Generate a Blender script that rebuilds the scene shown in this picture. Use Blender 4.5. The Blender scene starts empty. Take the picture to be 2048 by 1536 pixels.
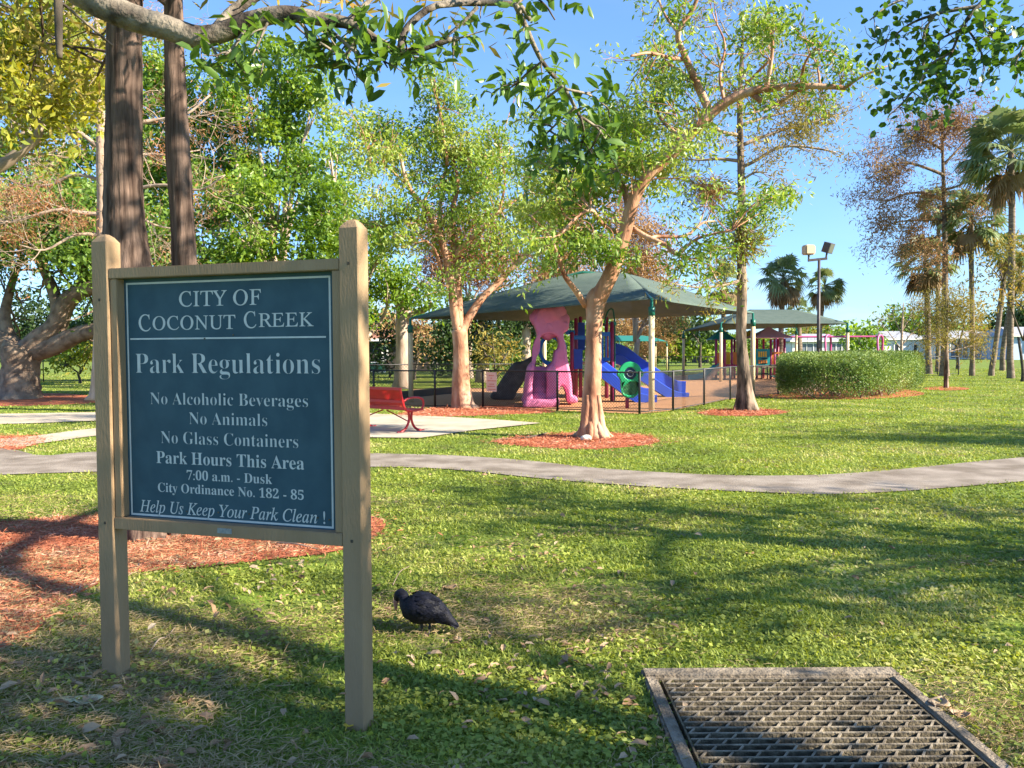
import bpy, bmesh, math, random
import numpy as np
from mathutils import Vector, Matrix

SC = bpy.context.scene
COL = SC.collection
R = math.radians

# ------------------------------------------------------------------ camera
CH, CF, CX, CY = 1.55, 1680.0, 1024.0, 768.0      # eye height, focal length in photo pixels
PITCH, ROLL = R(2.32), R(0.3)
_r0 = Vector((1, 0, 0)); _u0 = Vector((0, math.sin(PITCH), math.cos(PITCH)))
CAM_F = Vector((0, math.cos(PITCH), -math.sin(PITCH)))
CAM_R = _r0 * math.cos(ROLL) - _u0 * math.sin(ROLL)
CAM_U = _u0 * math.cos(ROLL) + _r0 * math.sin(ROLL)
cam = bpy.data.objects.new('camera', bpy.data.cameras.new('camera'))
COL.objects.link(cam)
M3 = Matrix((CAM_R, CAM_U, -CAM_F)).transposed()
cam.matrix_world = Matrix.Translation((0, 0, CH)) @ M3.to_4x4()
cam.data.sensor_width = 36; cam.data.lens = 36 * CF / 2048
cam.data.clip_start = .05; cam.data.clip_end = 2000
SC.camera = cam

# ------------------------------------------------------------------ sky, sun, exposure
SUN_AZ, SUN_EL = R(-19.5), R(28)                     # azimuth from +x towards +y
SUN_DIR = Vector((math.cos(SUN_AZ) * math.cos(SUN_EL), math.sin(SUN_AZ) * math.cos(SUN_EL), math.sin(SUN_EL)))
W = bpy.data.worlds.new('World'); SC.world = W; W.use_nodes = True
wn = W.node_tree; wn.nodes.clear()
out = wn.nodes.new('ShaderNodeOutputWorld'); bg = wn.nodes.new('ShaderNodeBackground')
sky = wn.nodes.new('ShaderNodeTexSky'); sky.sky_type = 'NISHITA'; sky.sun_disc = False
sky.sun_elevation = SUN_EL; sky.sun_rotation = math.pi / 2 - SUN_AZ
sky.air_density = 1.0; sky.dust_density = .25; sky.ozone_density = 3.0
bg.inputs["Strength"].default_value = .105
tc = wn.nodes.new('ShaderNodeTexCoord'); sep = wn.nodes.new('ShaderNodeSeparateXYZ')
wn.links.new(tc.outputs['Generated'], sep.inputs[0])
mp = wn.nodes.new('ShaderNodeMapping'); mp.inputs['Scale'].default_value = (5, 5, 16)
wn.links.new(tc.outputs['Generated'], mp.inputs[0])
nz = wn.nodes.new('ShaderNodeTexNoise'); nz.inputs['Scale'].default_value = 1.7; nz.inputs['Detail'].default_value = 7
wn.links.new(mp.outputs[0], nz.inputs['Vector'])
cr = wn.nodes.new('ShaderNodeValToRGB'); cr.color_ramp.elements[0].position = .5; cr.color_ramp.elements[1].position = .72
wn.links.new(nz.outputs['Fac'], cr.inputs[0])
el = wn.nodes.new('ShaderNodeMapRange'); el.inputs[1].default_value = .02; el.inputs[2].default_value = .13
el.inputs[3].default_value = .55; el.inputs[4].default_value = 0.03
wn.links.new(sep.outputs['Z'], el.inputs[0])
mu = wn.nodes.new('ShaderNodeMath'); mu.operation = 'MULTIPLY'
wn.links.new(cr.outputs[0], mu.inputs[0]); wn.links.new(el.outputs[0], mu.inputs[1])
mx = wn.nodes.new('ShaderNodeMix'); mx.data_type = 'RGBA'
gm = wn.nodes.new('ShaderNodeGamma'); gm.inputs[1].default_value = .75; wn.links.new(sky.outputs[0], gm.inputs[0])
tn = wn.nodes.new('ShaderNodeMix'); tn.data_type = 'RGBA'; tn.blend_type = 'MULTIPLY'; tn.inputs[0].default_value = 1; tn.inputs[7].default_value = (.65, .91, 1.27, 1)
wn.links.new(gm.outputs[0], tn.inputs[6]); wn.links.new(mu.outputs[0], mx.inputs[0]); wn.links.new(tn.outputs[2], mx.inputs[6])
mx.inputs[7].default_value = (3.2, 3.3, 3.5, 1)
wn.links.new(mx.outputs[2], bg.inputs[0]); wn.links.new(bg.outputs[0], out.inputs[0])
sl = bpy.data.lights.new('sun', 'SUN'); sl.energy = 5.0; sl.angle = R(.53); sl.color = (1, .90, .74)
so = bpy.data.objects.new('sun', sl); COL.objects.link(so)
so.rotation_euler = (-SUN_DIR).to_track_quat('-Z', 'Y').to_euler()
SC.view_settings.view_transform = 'Standard'; SC.view_settings.look = 'None'
SC.view_settings.gamma = 1; SC.view_settings.exposure = 1.72
SC.cycles.max_bounces = 6; SC.cycles.transparent_max_bounces = 8

# ------------------------------------------------------------------ photo pixel -> world
def ray(px, py): return CAM_F + CAM_R * ((px - CX) / CF) - CAM_U * ((py - CY) / CF)
def G(px, py, z=0.0):
    d = ray(px, py); t = (z - CH) / d.z
    return Vector((d.x * t, d.y * t, z))
def at(px, py, Y):
    d = ray(px, py); t = Y / d.y
    return Vector((d.x * t, Y, CH + d.z * t))
def V(*a): return Vector(a)

# ------------------------------------------------------------------ materials
def _new(name):
    m = bpy.data.materials.new(name); m.use_nodes = True
    return m, m.node_tree, m.node_tree.nodes['Principled BSDF']
def rgb(c): return (c[0], c[1], c[2], 1)
def mat(name, c1, c2=None, scale=8, rough=.6, bump=0, bscale=None, stretch=(1, 1, 1), spec=.4, metal=0, detail=6, lo=.35, hi=.65, c3=None):
    m, t, p = _new(name)
    p.inputs['Roughness'].default_value = rough; p.inputs['Metallic'].default_value = metal
    p.inputs['Specular IOR Level'].default_value = spec
    p.inputs['Base Color'].default_value = rgb(c1)
    if c2 is None and not bump: return m
    tc = t.nodes.new('ShaderNodeTexCoord'); mp = t.nodes.new('ShaderNodeMapping')
    mp.inputs['Scale'].default_value = stretch
    t.links.new(tc.outputs['Object'], mp.inputs[0])
    n = t.nodes.new('ShaderNodeTexNoise'); n.inputs['Scale'].default_value = scale; n.inputs['Detail'].default_value = detail
    t.links.new(mp.outputs[0], n.inputs['Vector'])
    if c2 is not None:
        r = t.nodes.new('ShaderNodeValToRGB'); e = r.color_ramp.elements
        e[0].position = lo; e[0].color = rgb(c1); e[1].position = hi; e[1].color = rgb(c2)
        if c3 is not None:
            x = e.new((lo + hi) / 2); x.color = rgb(c3)
        t.links.new(n.outputs['Fac'], r.inputs[0]); t.links.new(r.outputs[0], p.inputs['Base Color'])
    if bump:
        b = t.nodes.new('ShaderNodeBump'); b.inputs['Strength'].default_value = bump; b.inputs['Distance'].default_value = .02
        n2 = t.nodes.new('ShaderNodeTexNoise'); n2.inputs['Scale'].default_value = bscale or scale * 2; n2.inputs['Detail'].default_value = 5
        t.links.new(mp.outputs[0], n2.inputs['Vector'])
        t.links.new(n2.outputs['Fac'], b.inputs['Height']); t.links.new(b.outputs[0], p.inputs['Normal'])
    return m
def leafmat(name, cols, trans=.3, rough=.5, spec=.3, clump=.5):
    m, t, p = _new(name)
    g = t.nodes.new('ShaderNodeNewGeometry'); r = t.nodes.new('ShaderNodeValToRGB')
    e = r.color_ramp.elements
    e[0].color = rgb(cols[0]); e[-1].color = rgb(cols[-1])
    for i, c in enumerate(cols[1:-1]):
        x = e.new((i + 1) / (len(cols) - 1)); x.color = rgb(c)
    tc = t.nodes.new('ShaderNodeTexCoord'); n = t.nodes.new('ShaderNodeTexNoise')
    n.inputs['Scale'].default_value = clump; n.inputs['Detail'].default_value = 2
    t.links.new(tc.outputs['Object'], n.inputs['Vector'])
    ad = t.nodes.new('ShaderNodeMath'); ad.operation = 'MULTIPLY_ADD'; ad.inputs[1].default_value = .42
    t.links.new(g.outputs['Random Per Island'], ad.inputs[0])
    mr = t.nodes.new('ShaderNodeMapRange'); mr.inputs[1].default_value = .35; mr.inputs[2].default_value = .65; mr.inputs[3].default_value = 0; mr.inputs[4].default_value = .58
    t.links.new(n.outputs['Fac'], mr.inputs[0]); t.links.new(mr.outputs[0], ad.inputs[2])
    t.links.new(ad.outputs[0], r.inputs[0]); t.links.new(r.outputs[0], p.inputs['Base Color'])
    p.inputs['Roughness'].default_value = rough; p.inputs['Specular IOR Level'].default_value = spec
    tr = t.nodes.new('ShaderNodeBsdfTranslucent'); hs = t.nodes.new('ShaderNodeHueSaturation')
    hs.inputs['Saturation'].default_value = 1.15; hs.inputs['Value'].default_value = 1.5; hs.inputs['Hue'].default_value = .485
    t.links.new(r.outputs[0], hs.inputs['Color']); t.links.new(hs.outputs[0], tr.inputs['Color'])
    ms = t.nodes.new('ShaderNodeMixShader'); ms.inputs[0].default_value = trans
    t.links.new(p.outputs[0], ms.inputs[1]); t.links.new(tr.outputs[0], ms.inputs[2])
    t.links.new(ms.outputs[0], t.nodes['Material Output'].inputs[0])
    return m

MT = {}
MT['lawn'] = mat('lawn_soil', (.16, .23, .032), (.23, .18, .09), 1.6, .95, .6, 60, lo=.45, hi=.72, c3=(.13, .16, .04), spec=.1)
MT['blade'] = leafmat('grass_blade', [(.095, .125, .03), (.20, .26, .045), (.33, .37, .07), (.50, .44, .21)], .32, .55, .25, .6)
MT['mulch'] = mat('red_mulch', (.32, .09, .045), (.52, .18, .095), 14, .95, 1, 40, lo=.3, hi=.7, spec=.1)
MT['chip'] = leafmat('mulch_chip', [(.24, .07, .036), (.43, .145, .075), (.57, .23, .13), (.60, .40, .29)], .0, .9, .1, 2)
MT['play_mulch'] = mat('play_mulch', (.34, .16, .075), (.66, .37, .19), 22, .95, 1, 30, lo=.3, hi=.7, spec=.1)
MT['asphalt'] = mat('path_asphalt', (.19, .155, .12), (.34, .29, .24), 2.2, .95, .6, 90, spec=.15)
MT['concrete'] = mat('pad_concrete', (.40, .335, .245), (.52, .44, .335), 1.5, .9, .25, 60, spec=.2)
MT['oldconc'] = mat('old_concrete', (.13, .105, .075), (.29, .24, .18), 10, .95, .8, 50, spec=.15)
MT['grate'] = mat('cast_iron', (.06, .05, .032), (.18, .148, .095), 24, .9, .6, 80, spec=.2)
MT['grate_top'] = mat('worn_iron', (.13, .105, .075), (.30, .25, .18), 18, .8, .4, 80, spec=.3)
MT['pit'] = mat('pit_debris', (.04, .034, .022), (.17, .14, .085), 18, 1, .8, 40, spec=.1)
MT['tan'] = mat('tan_plastic_lumber', (.30, .195, .105), (.355, .24, .135), 9, .65, .25, 120, spec=.25, stretch=(1, 1, .22), lo=.3, hi=.7)
MT['blue'] = mat('sign_blue', (.030, .075, .100), (.044, .098, .124), 9, .6, 0, spec=.3)
MT['cream'] = mat('sign_lettering', (.62, .64, .60), (.55, .57, .54), 30, .6)
MT['plaque'] = mat('plaque_metal', (.35, .37, .40), (.22, .24, .28), 60, .4, metal=.4)
MT['red'] = mat('red_coating', (.52, .012, .018), (.45, .01, .015), 6, .35, spec=.5)
MT['black'] = mat('black_coating', (.012, .012, .013), None, rough=.45)
MT['galv'] = mat('grey_wire', (.045, .047, .05), None, rough=.5)
MT['creampost'] = mat('cream_post', (.66, .52, .31), (.60, .46, .27), 3, .5)
MT['greencap'] = mat('green_cap', (.01, .12, .085), None, rough=.4)
MT['shade'] = mat('shade_cloth', (.095, .13, .108), (.115, .15, .126), 3, .9, .3, 200, spec=.1)
def sheer(m, f):
    t = m.node_tree; p = t.nodes['Principled BSDF']; x = t.nodes.new('ShaderNodeBsdfTransparent'); q = t.nodes.new('ShaderNodeMixShader'); q.inputs[0].default_value = f
    t.links.new(p.outputs[0], q.inputs[1]); t.links.new(x.outputs[0], q.inputs[2]); t.links.new(q.outputs[0], t.nodes['Material Output'].inputs[0])
sheer(MT['shade'], .10)
MT['shade_teal'] = mat('teal_shade_cloth', (.01, .16, .13), None, rough=.85)
MT['pink'] = mat('pink_plastic', (.62, .19, .35), (.56, .16, .31), 4, .55, .5, 14)
MT['magenta'] = mat('magenta_post', (.25, .022, .09), None, rough=.4)
MT['blueplastic'] = mat('blue_plastic', (.02, .07, .50), (.018, .06, .42), 4, .4)
MT['sky'] = mat('light_blue_plastic', (.02, .16, .55), None, rough=.4)
MT['deck'] = mat('tan_deck', (.40, .32, .2), None, rough=.6)
MT['greenplastic'] = mat('green_plastic', (.02, .36, .14), None, rough=.4)
MT['greenpanel'] = mat('green_panel', (.01, .09, .035), (.05, .2, .08), 30, .5, lo=.45, hi=.55)
MT['navy'] = mat('navy_plastic', (.01, .03, .07), None, rough=.3)
MT['rockgrey'] = mat('grey_climber', (.055, .058, .06), (.10, .102, .10), 5, .8, .8, 12)
MT['teal'] = mat('teal_plastic', (.01, .25, .27), None, rough=.45)
MT['orange'] = mat('orange_plastic', (.60, .20, .03), None, rough=.5)
MT['yellow'] = mat('yellow_plastic', (.7, .45, .04), None, rough=.5)
MT['roofpink'] = mat('pink_roof', (.80, .40, .56), None, rough=.45)
MT['roofteal'] = mat('teal_roof', (.01, .17, .16), None, rough=.45)
MT['swing'] = mat('pink_pipe', (.48, .07, .22), None, rough=.4)
MT['bronze'] = mat('bronze_pole', (.05, .04, .04), (.10, .085, .08), 3, .5)
MT['lampbox'] = mat('tan_lamp_housing', (.55, .38, .22), None, rough=.5)
MT['lamplens'] = mat('lamp_lens', (.12, .13, .11), None, rough=.2)
MT['white'] = mat('white_wall', (.86, .83, .76), (.80, .77, .70), 1, .8)
MT['bluewall'] = mat('pale_blue_wall', (.42, .52, .68), None, rough=.8)
MT['greyroof'] = mat('grey_roof', (.26, .27, .30), (.36, .37, .39), 2, .9)
MT['redroof'] = mat('tile_roof', (.38, .17, .09), (.28, .12, .07), 4, .9)
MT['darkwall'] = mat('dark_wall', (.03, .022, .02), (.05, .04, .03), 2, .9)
MT['window'] = mat('dark_glass', (.03, .035, .045), None, rough=.15)
MT['screen'] = mat('porch_screen', (.16, .18, .21), None, rough=.7)
MT['signpink'] = mat('faded_sign', (.62, .45, .38), None, rough=.5)
MT['signred'] = mat('faded_red_print', (.52, .16, .12), None, rough=.5)
MT['boxgreen'] = mat('green_box', (.04, .17, .10), None, rough=.5)
MT['rock'] = mat('pale_rock', (.6, .55, .48), (.4, .36, .3), 9, .9, .6)
MT['bird'] = mat('black_feather', (.0035, .0035, .005), (.008, .009, .018), 30, .6, .3, 60, stretch=(1, 2.5, 2.5), spec=.18)
MT['billpink'] = mat('bill_skin', (.42, .16, .12), (.5, .26, .2), 60, .5)
MT['eyewhite'] = mat('pale_face', (.4, .34, .31), None, rough=.5)
MT['birdleg'] = mat('bird_leg', (.03, .028, .025), None, rough=.6)
# barks
MT['b_gumbo'] = mat('gumbo_bark', (.20, .08, .045), (.56, .38, .26), 4, .7, .9, 18, stretch=(1, 1, .4), spec=.25, c3=(.42, .21, .12), lo=.3, hi=.68)
MT['b_cyp'] = mat('cypress_bark', (.06, .039, .03), (.22, .15, .115), 24, .95, 1, 34, stretch=(1, 1, .07), spec=.1)
MT['b_cyp2'] = mat('mottled_cypress_bark', (.035, .028, .022), (.30, .22, .16), 6, .95, 1, 30, stretch=(1, 1, .25), spec=.1, lo=.38, hi=.62)
MT['b_oak'] = mat('oak_bark', (.16, .11, .08), (.34, .25, .18), 4, .95, 1, 14, spec=.1)
MT['b_fig'] = mat('pale_lichen_bark', (.06, .046, .036), (.25, .21, .16), 7, .85, .8, 35, lo=.4, hi=.6, spec=.2)
MT['b_pale'] = mat('pale_bark', (.30, .21, .15), (.50, .38, .29), 5, .9, .7, 20, stretch=(1, 1, .3), spec=.1)
MT['b_twig'] = mat('grey_twig', (.24, .17, .12), (.40, .31, .23), 5, .9)
MT['b_palm'] = mat('palm_bark', (.12, .09, .065), (.25, .20, .15), 9, .95, .9, 25, stretch=(.5, .5, 2), spec=.1)
MT['b_dark'] = mat('dark_bark', (.05, .04, .03), (.11, .085, .06), 8, .95, .6)
# leaves
MT['l_gumbo'] = leafmat('gumbo_leaf', [(.055, .125, .022), (.15, .25, .042), (.28, .37, .07), (.46, .46, .14)], .42, .4, .4)
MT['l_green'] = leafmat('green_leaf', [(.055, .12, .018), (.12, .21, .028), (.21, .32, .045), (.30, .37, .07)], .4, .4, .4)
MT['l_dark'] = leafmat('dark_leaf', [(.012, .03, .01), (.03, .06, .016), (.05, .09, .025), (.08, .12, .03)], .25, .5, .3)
MT['l_oak'] = leafmat('oak_leaf', [(.04, .085, .018), (.09, .165, .026), (.16, .26, .04), (.25, .32, .06)], .36, .45, .35)
MT['l_yellow'] = leafmat('yellow_leaf', [(.09, .13, .02), (.19, .23, .03), (.32, .31, .04), (.42, .36, .05)], .38, .45, .3)
MT['l_rust'] = leafmat('rust_needle', [(.26, .10, .04), (.34, .15, .065), (.38, .21, .11), (.34, .24, .14)], .25, .7, .1)
MT['l_redrust'] = leafmat('red_rust_needle', [(.16, .10, .05), (.25, .15, .075), (.33, .21, .10), (.22, .19, .075)], .25, .7, .1)
MT['l_tan'] = leafmat('tan_needle', [(.20, .125, .055), (.32, .20, .09), (.42, .28, .12), (.38, .21, .07)], .25, .7, .1)
MT['l_olive'] = leafmat('olive_needle', [(.14, .14, .035), (.22, .2, .05), (.32, .25, .06), (.36, .22, .06)], .3, .65, .15)
MT['l_fig'] = leafmat('glossy_leaf', [(.04, .09, .02), (.08, .16, .03), (.14, .24, .045), (.10, .19, .035)], .4, .32, .5, 2)
MT['l_round'] = leafmat('round_leaf', [(.03, .075, .016), (.065, .14, .025), (.12, .21, .035)], .4, .35, .45, 2)
MT['l_hedge'] = leafmat('hedge_leaf', [(.06, .11, .03), (.12, .19, .045), (.19, .27, .06), (.27, .32, .10)], .25, .5, .3, 1)
MT['l_palm'] = leafmat('palm_frond', [(.09, .13, .055), (.15, .21, .08), (.22, .27, .11), (.27, .28, .15)], .3, .4, .45)
MT['l_palmdead'] = leafmat('dead_frond', [(.16, .11, .06), (.24, .17, .09), (.3, .22, .12)], .2, .8, .1)
MT['straw'] = leafmat('dry_straw', [(.20, .15, .07), (.34, .26, .13), (.46, .36, .2), (.28, .2, .11)], .15, .8, .1, 1)
MT['l_brown'] = leafmat('dry_leaf', [(.20, .12, .065), (.34, .21, .12), (.46, .33, .21), (.28, .24, .19)], .15, .7, .2, 3)
MT['l_bigbrown'] = mat('big_dry_leaf', (.42, .27, .13), (.32, .2, .1), 20, .7)
MT['l_bigpale'] = mat('pale_green_leaf', (.46, .44, .25), (.52, .50, .32), 12, .5)
MT['l_bigyellow'] = mat('yellow_fallen_leaf', (.75, .52, .03), (.6, .42, .05), 20, .5)
MT['l_biggreen'] = mat('green_fallen_leaf', (.25, .30, .07), (.2, .25, .06), 20, .5)

# ------------------------------------------------------------------ mesh helpers
class MB:
    def __init__(s): s.v = []; s.f = []; s.n = 0
    def add(s, verts, faces, mi=0):
        verts = np.asarray(verts, float).reshape(-1, 3); b = s.n
        s.v.append(verts); s.n += len(verts)
        for f in faces: s.f.append(([i + b for i in f], mi))
    def box(s, c, size, rz=0, rot=None, mi=0):
        m = rot if rot is not None else Matrix.Rotation(rz, 3, 'Z')
        hx, hy, hz = size[0] / 2, size[1] / 2, size[2] / 2
        vs = [Vector(c) + m @ Vector((x * hx, y * hy, z * hz)) for z in (-1, 1) for y in (-1, 1) for x in (-1, 1)]
        s.add([tuple(v) for v in vs], [(0, 2, 3, 1), (4, 5, 7, 6), (0, 1, 5, 4), (2, 6, 7, 3), (0, 4, 6, 2), (1, 3, 7, 5)], mi)
    def bbox(s, c, size, b=.005, rz=0, mi=0):
        """bevelled box"""
        bm = bmesh.new(); bmesh.ops.create_cube(bm, size=1)
        for v in bm.verts: v.co = Vector((v.co.x * size[0], v.co.y * size[1], v.co.z * size[2]))
        bmesh.ops.bevel(bm, geom=bm.edges[:], offset=b, segments=2, affect='EDGES')
        m = Matrix.Rotation(rz, 3, 'Z')
        bm.verts.ensure_lookup_table(); bm.verts.index_update()
        s.add([tuple(Vector(c) + m @ v.co) for v in bm.verts], [[v.index for v in f.verts] for f in bm.faces], mi); bm.free()
    def bar(s, a, b, w, h=None, mi=0):
        a, b = Vector(a), Vector(b); h = h or w; t = (b - a)
        L = t.length; t.normalize(); up = Vector((0, 0, 1)) if abs(t.z) < .95 else Vector((0, 1, 0))
        x = t.cross(up).normalized(); z = x.cross(t)
        s.box((a + b) / 2, (w, L, h), rot=Matrix((x, t, z)).transposed(), mi=mi)
    def tube(s, pts, rad, n=8, sub=1, mi=0, rough=0, flute=0, rng=None, cap=True):
        P = np.array([tuple(p) for p in pts], float); r = np.array(rad, float) if hasattr(rad, '__len__') else np.full(len(P), float(rad))
        if sub > 1 and len(P) > 2:
            Q = np.vstack([2 * P[0] - P[1], P, 2 * P[-1] - P[-2]]); o = []; ro = []
            for i in range(len(P) - 1):
                p0, p1, p2, p3 = Q[i:i + 4]
                for k in range(sub):
                    t = k / sub
                    o.append(.5 * (2 * p1 + (p2 - p0) * t + (2 * p0 - 5 * p1 + 4 * p2 - p3) * t * t + (3 * p1 - p0 - 3 * p2 + p3) * t ** 3))
                    ro.append(r[i] * (1 - t) + r[i + 1] * t)
            o.append(P[-1]); ro.append(r[-1]); P = np.array(o); r = np.array(ro)
        m = len(P); T = np.gradient(P, axis=0); T /= np.linalg.norm(T, axis=1)[:, None] + 1e-12
        ref = np.array((0, 0, 1.)) if abs(T[0, 2]) < .9 else np.array((0, 1., 0))
        x = np.cross(T[0], ref); x /= np.linalg.norm(x); X = [x]
        for i in range(1, m):
            x = x - T[i] * x.dot(T[i]); x /= np.linalg.norm(x) + 1e-12; X.append(x)
        X = np.array(X); Y = np.cross(T, X); a = np.arange(n) * 2 * math.pi / n
        rr = np.repeat(r[:, None], n, 1)
        if rough and rng is not None: rr = rr * (1 + rough * (rng.random((m, n)) - .5))
        if flute:
            h = np.linspace(0, 1, m)[:, None]; rr = rr * (1 + flute * np.sin(3 * a + 1)[None] * np.exp(-h * 5) + flute * .7 * np.sin(5 * a)[None] * np.exp(-h * 3))
        ring = P[:, None] + (X[:, None] * np.cos(a)[None, :, None] + Y[:, None] * np.sin(a)[None, :, None]) * rr[..., None]
        fs = []
        for i in range(m - 1):
            for j in range(n):
                k = (j + 1) % n; fs.append((i * n + j, i * n + k, i * n + n + k, i * n + n + j))
        if cap: fs.append(tuple(range(n))[::-1]); fs.append(tuple(range((m - 1) * n, m * n)))
        s.add(ring.reshape(-1, 3), fs, mi)
    def rings(s, rings, cap=True, mi=0):
        n = len(rings[0]); m = len(rings); fs = []
        for i in range(m - 1):
            for j in range(n):
                k = (j + 1) % n; fs.append((i * n + j, i * n + k, i * n + n + k, i * n + n + j))
        if cap: fs.append(tuple(range(n))[::-1]); fs.append(tuple(range((m - 1) * n, m * n)))
        s.add([tuple(p) for r_ in rings for p in r_], fs, mi)
    def mesh(s, me, M=None, mi=0):
        s.add([tuple(M @ v.co if M else v.co) for v in me.vertices], [list(p.vertices) for p in me.polygons], mi)
    def build(s, name, m, parent=None, smooth=False):
        me = bpy.data.meshes.new(name); vv = np.concatenate(s.v)
        if parent is not None: vv = vv - wloc(parent)
        lt = np.array([len(f) for f, _ in s.f]); ls = np.concatenate([[0], np.cumsum(lt)[:-1]])
        fill(me, vv, np.concatenate([np.array(f) for f, _ in s.f]), ls)
        ms = m if isinstance(m, (list, tuple)) else [m]
        for x in ms: me.materials.append(x)
        if len(ms) > 1: me.polygons.foreach_set('material_index', np.array([i for _, i in s.f], dtype=np.int32))
        me.polygons.foreach_set('use_smooth', np.full(len(s.f), bool(smooth)))
        return link(name, me, parent)
def fill(me, vv, loops, ls):
    me.vertices.add(len(vv)); me.vertices.foreach_set('co', np.ascontiguousarray(vv, dtype=np.float32).ravel())
    me.loops.add(len(loops)); me.loops.foreach_set('vertex_index', loops.astype(np.int32))
    me.polygons.add(len(ls)); me.polygons.foreach_set('loop_start', ls.astype(np.int32))
    me.update(calc_edges=True)
def link(name, me, parent=None):
    o = bpy.data.objects.new(name, me); COL.objects.link(o)
    if parent is not None: o.parent = parent
    return o
def thing(name, label, cat, loc=(0, 0, 0), group=None):
    o = bpy.data.objects.new(name, None); COL.objects.link(o); o.location = loc
    o.empty_display_size = .2
    return tag(o, label, cat, group)
def wloc(p):
    t = np.zeros(3)
    while p is not None: t += np.array(p.matrix_basis.translation); p = p.parent
    return t
def tag(o, label, cat, group=None):
    o['label'] = label; o['category'] = cat
    if group: o['group'] = group
    return o
def kind(o, k): o['kind'] = k; return o
def inst(name, tv, tf, Rm, P, m, parent=None, smooth=False):
    """N transformed copies of a small template joined in one mesh (leaves, blades, chips)."""
    tv = np.asarray(tv, float); N = len(P); k = len(tv)
    vv = (np.einsum('nij,kj->nki', Rm, tv) + P[:, None]).reshape(-1, 3)
    if parent is not None: vv = vv - wloc(parent)
    fl = np.concatenate([np.array(f) for f in tf]); lt = np.array([len(f) for f in tf])
    loops = (fl[None] + (np.arange(N) * k)[:, None]).ravel(); lt = np.tile(lt, N)
    ls = np.concatenate([[0], np.cumsum(lt)[:-1]])
    me = bpy.data.meshes.new(name)
    me.vertices.add(len(vv)); me.vertices.foreach_set('co', np.ascontiguousarray(vv, dtype=np.float32).ravel())
    me.loops.add(len(loops)); me.loops.foreach_set('vertex_index', loops.astype(np.int32))
    me.polygons.add(len(ls)); me.polygons.foreach_set('loop_start', ls.astype(np.int32))
    me.update(calc_edges=True); me.materials.append(m)
    me.polygons.foreach_set('use_smooth', np.full(len(ls), bool(smooth)))
    return link(name, me, parent)
LEAF4 = ([(0, 0, 0), (.45, .26, .03), (1, 0, 0), (.5, -.26, .03)], [(0, 1, 2, 3)])
LEAF7 = ([(0, 0, 0), (.5, 0, -.03), (1, 0, -.16), (.25, .2, .05), (.68, .22, 0), (.25, -.2, .05), (.68, -.22, 0)],
         [(0, 1, 4, 3), (1, 2, 4), (0, 5, 6, 1), (1, 6, 2)])
NEEDLE = ([(0, 0, 0), (.4, .16, 0), (1, .03, 0), (.6, -.15, 0)], [(0, 3, 2, 1)])
BLADE = ([(0, .5, 0), (0, -.5, 0), (.5, -.42, .10), (.5, .42, .10), (1, 0, 0)], [(0, 1, 2, 3), (3, 2, 4)])
def frames(A, rng, roll=None):
    """rotation matrices whose x axis is A (N,3)"""
    A = A / (np.linalg.norm(A, axis=1)[:, None] + 1e-9)
    B = rng.normal(size=A.shape); B -= A * (A * B).sum(1)[:, None]; B /= np.linalg.norm(B, axis=1)[:, None] + 1e-9
    if roll is not None:      # keep the blade's flat side up
        up = np.zeros_like(A); up[:, 2] = 1; Bh = np.cross(up, A); Bh /= np.linalg.norm(Bh, axis=1)[:, None] + 1e-9
        B = Bh + roll * rng.normal(size=A.shape); B -= A * (A * B).sum(1)[:, None]; B /= np.linalg.norm(B, axis=1)[:, None] + 1e-9
    return np.stack([A, B, np.cross(A, B)], 2)
def leaves(name, pos, size, m, parent, rng, tmpl=LEAF4, droop=.2, wid=1.0, roll=None, dirs=None):
    N = len(pos); A = rng.normal(size=(N, 3))
    if dirs is not None: A = dirs + .5 * A
    A[:, 2] -= droop
    F = frames(A, rng, roll); s = size[0] + (size[1] - size[0]) * rng.random(N)
    F = F * s[:, None, None]; F[:, :, 1] *= wid
    return inst(name, tmpl[0], tmpl[1], F, pos, m, parent)
def catmull(pts, sub=6, closed=True):
    P = [Vector(p) for p in pts]; n = len(P); o = []
    for i in range(n if closed else n - 1):
        p0, p1, p2, p3 = (P[(i + k) % n] for k in (-1, 0, 1, 2)) if closed else (P[max(i - 1, 0)], P[i], P[i + 1], P[min(i + 2, n - 1)])
        for k in range(sub):
            t = k / sub
            o.append(.5 * (2 * p1 + (p2 - p0) * t + (2 * p0 - 5 * p1 + 4 * p2 - p3) * t * t + (3 * p1 - p0 - 3 * p2 + p3) * t ** 3))
    if not closed: o.append(P[-1])
    return o
def sheet(name, pts, z, m, kd='structure'):
    me = bpy.data.meshes.new(name); bm = bmesh.new()
    f = bm.faces.new([bm.verts.new((p[0], p[1], z)) for p in pts]); f.normal_update()
    if f.normal.z < 0: f.normal_flip()
    bmesh.ops.triangulate(bm, faces=[f])
    if name == 'mulch_bed':
        for _ in range(4): bmesh.ops.subdivide_edges(bm, edges=[e for e in bm.edges if e.calc_length() > .25], cuts=1); bmesh.ops.triangulate(bm, faces=bm.faces[:])
        for v in bm.verts: v.co.z += hz(v.co) + .004
    bm.to_mesh(me); bm.free(); me.materials.append(m)
    return kind(link(name, me), kd)
def inside(P, poly):
    x, y = P[:, 0], P[:, 1]; r = np.zeros(len(P), bool); n = len(poly)
    for i in range(n):
        x1, y1 = poly[i][0], poly[i][1]; x2, y2 = poly[(i + 1) % n][0], poly[(i + 1) % n][1]
        if y1 == y2: continue
        c = ((y1 > y) != (y2 > y)) & (x < (x2 - x1) * (y - y1) / (y2 - y1) + x1)
        r ^= c
    return r
DG = None
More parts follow.
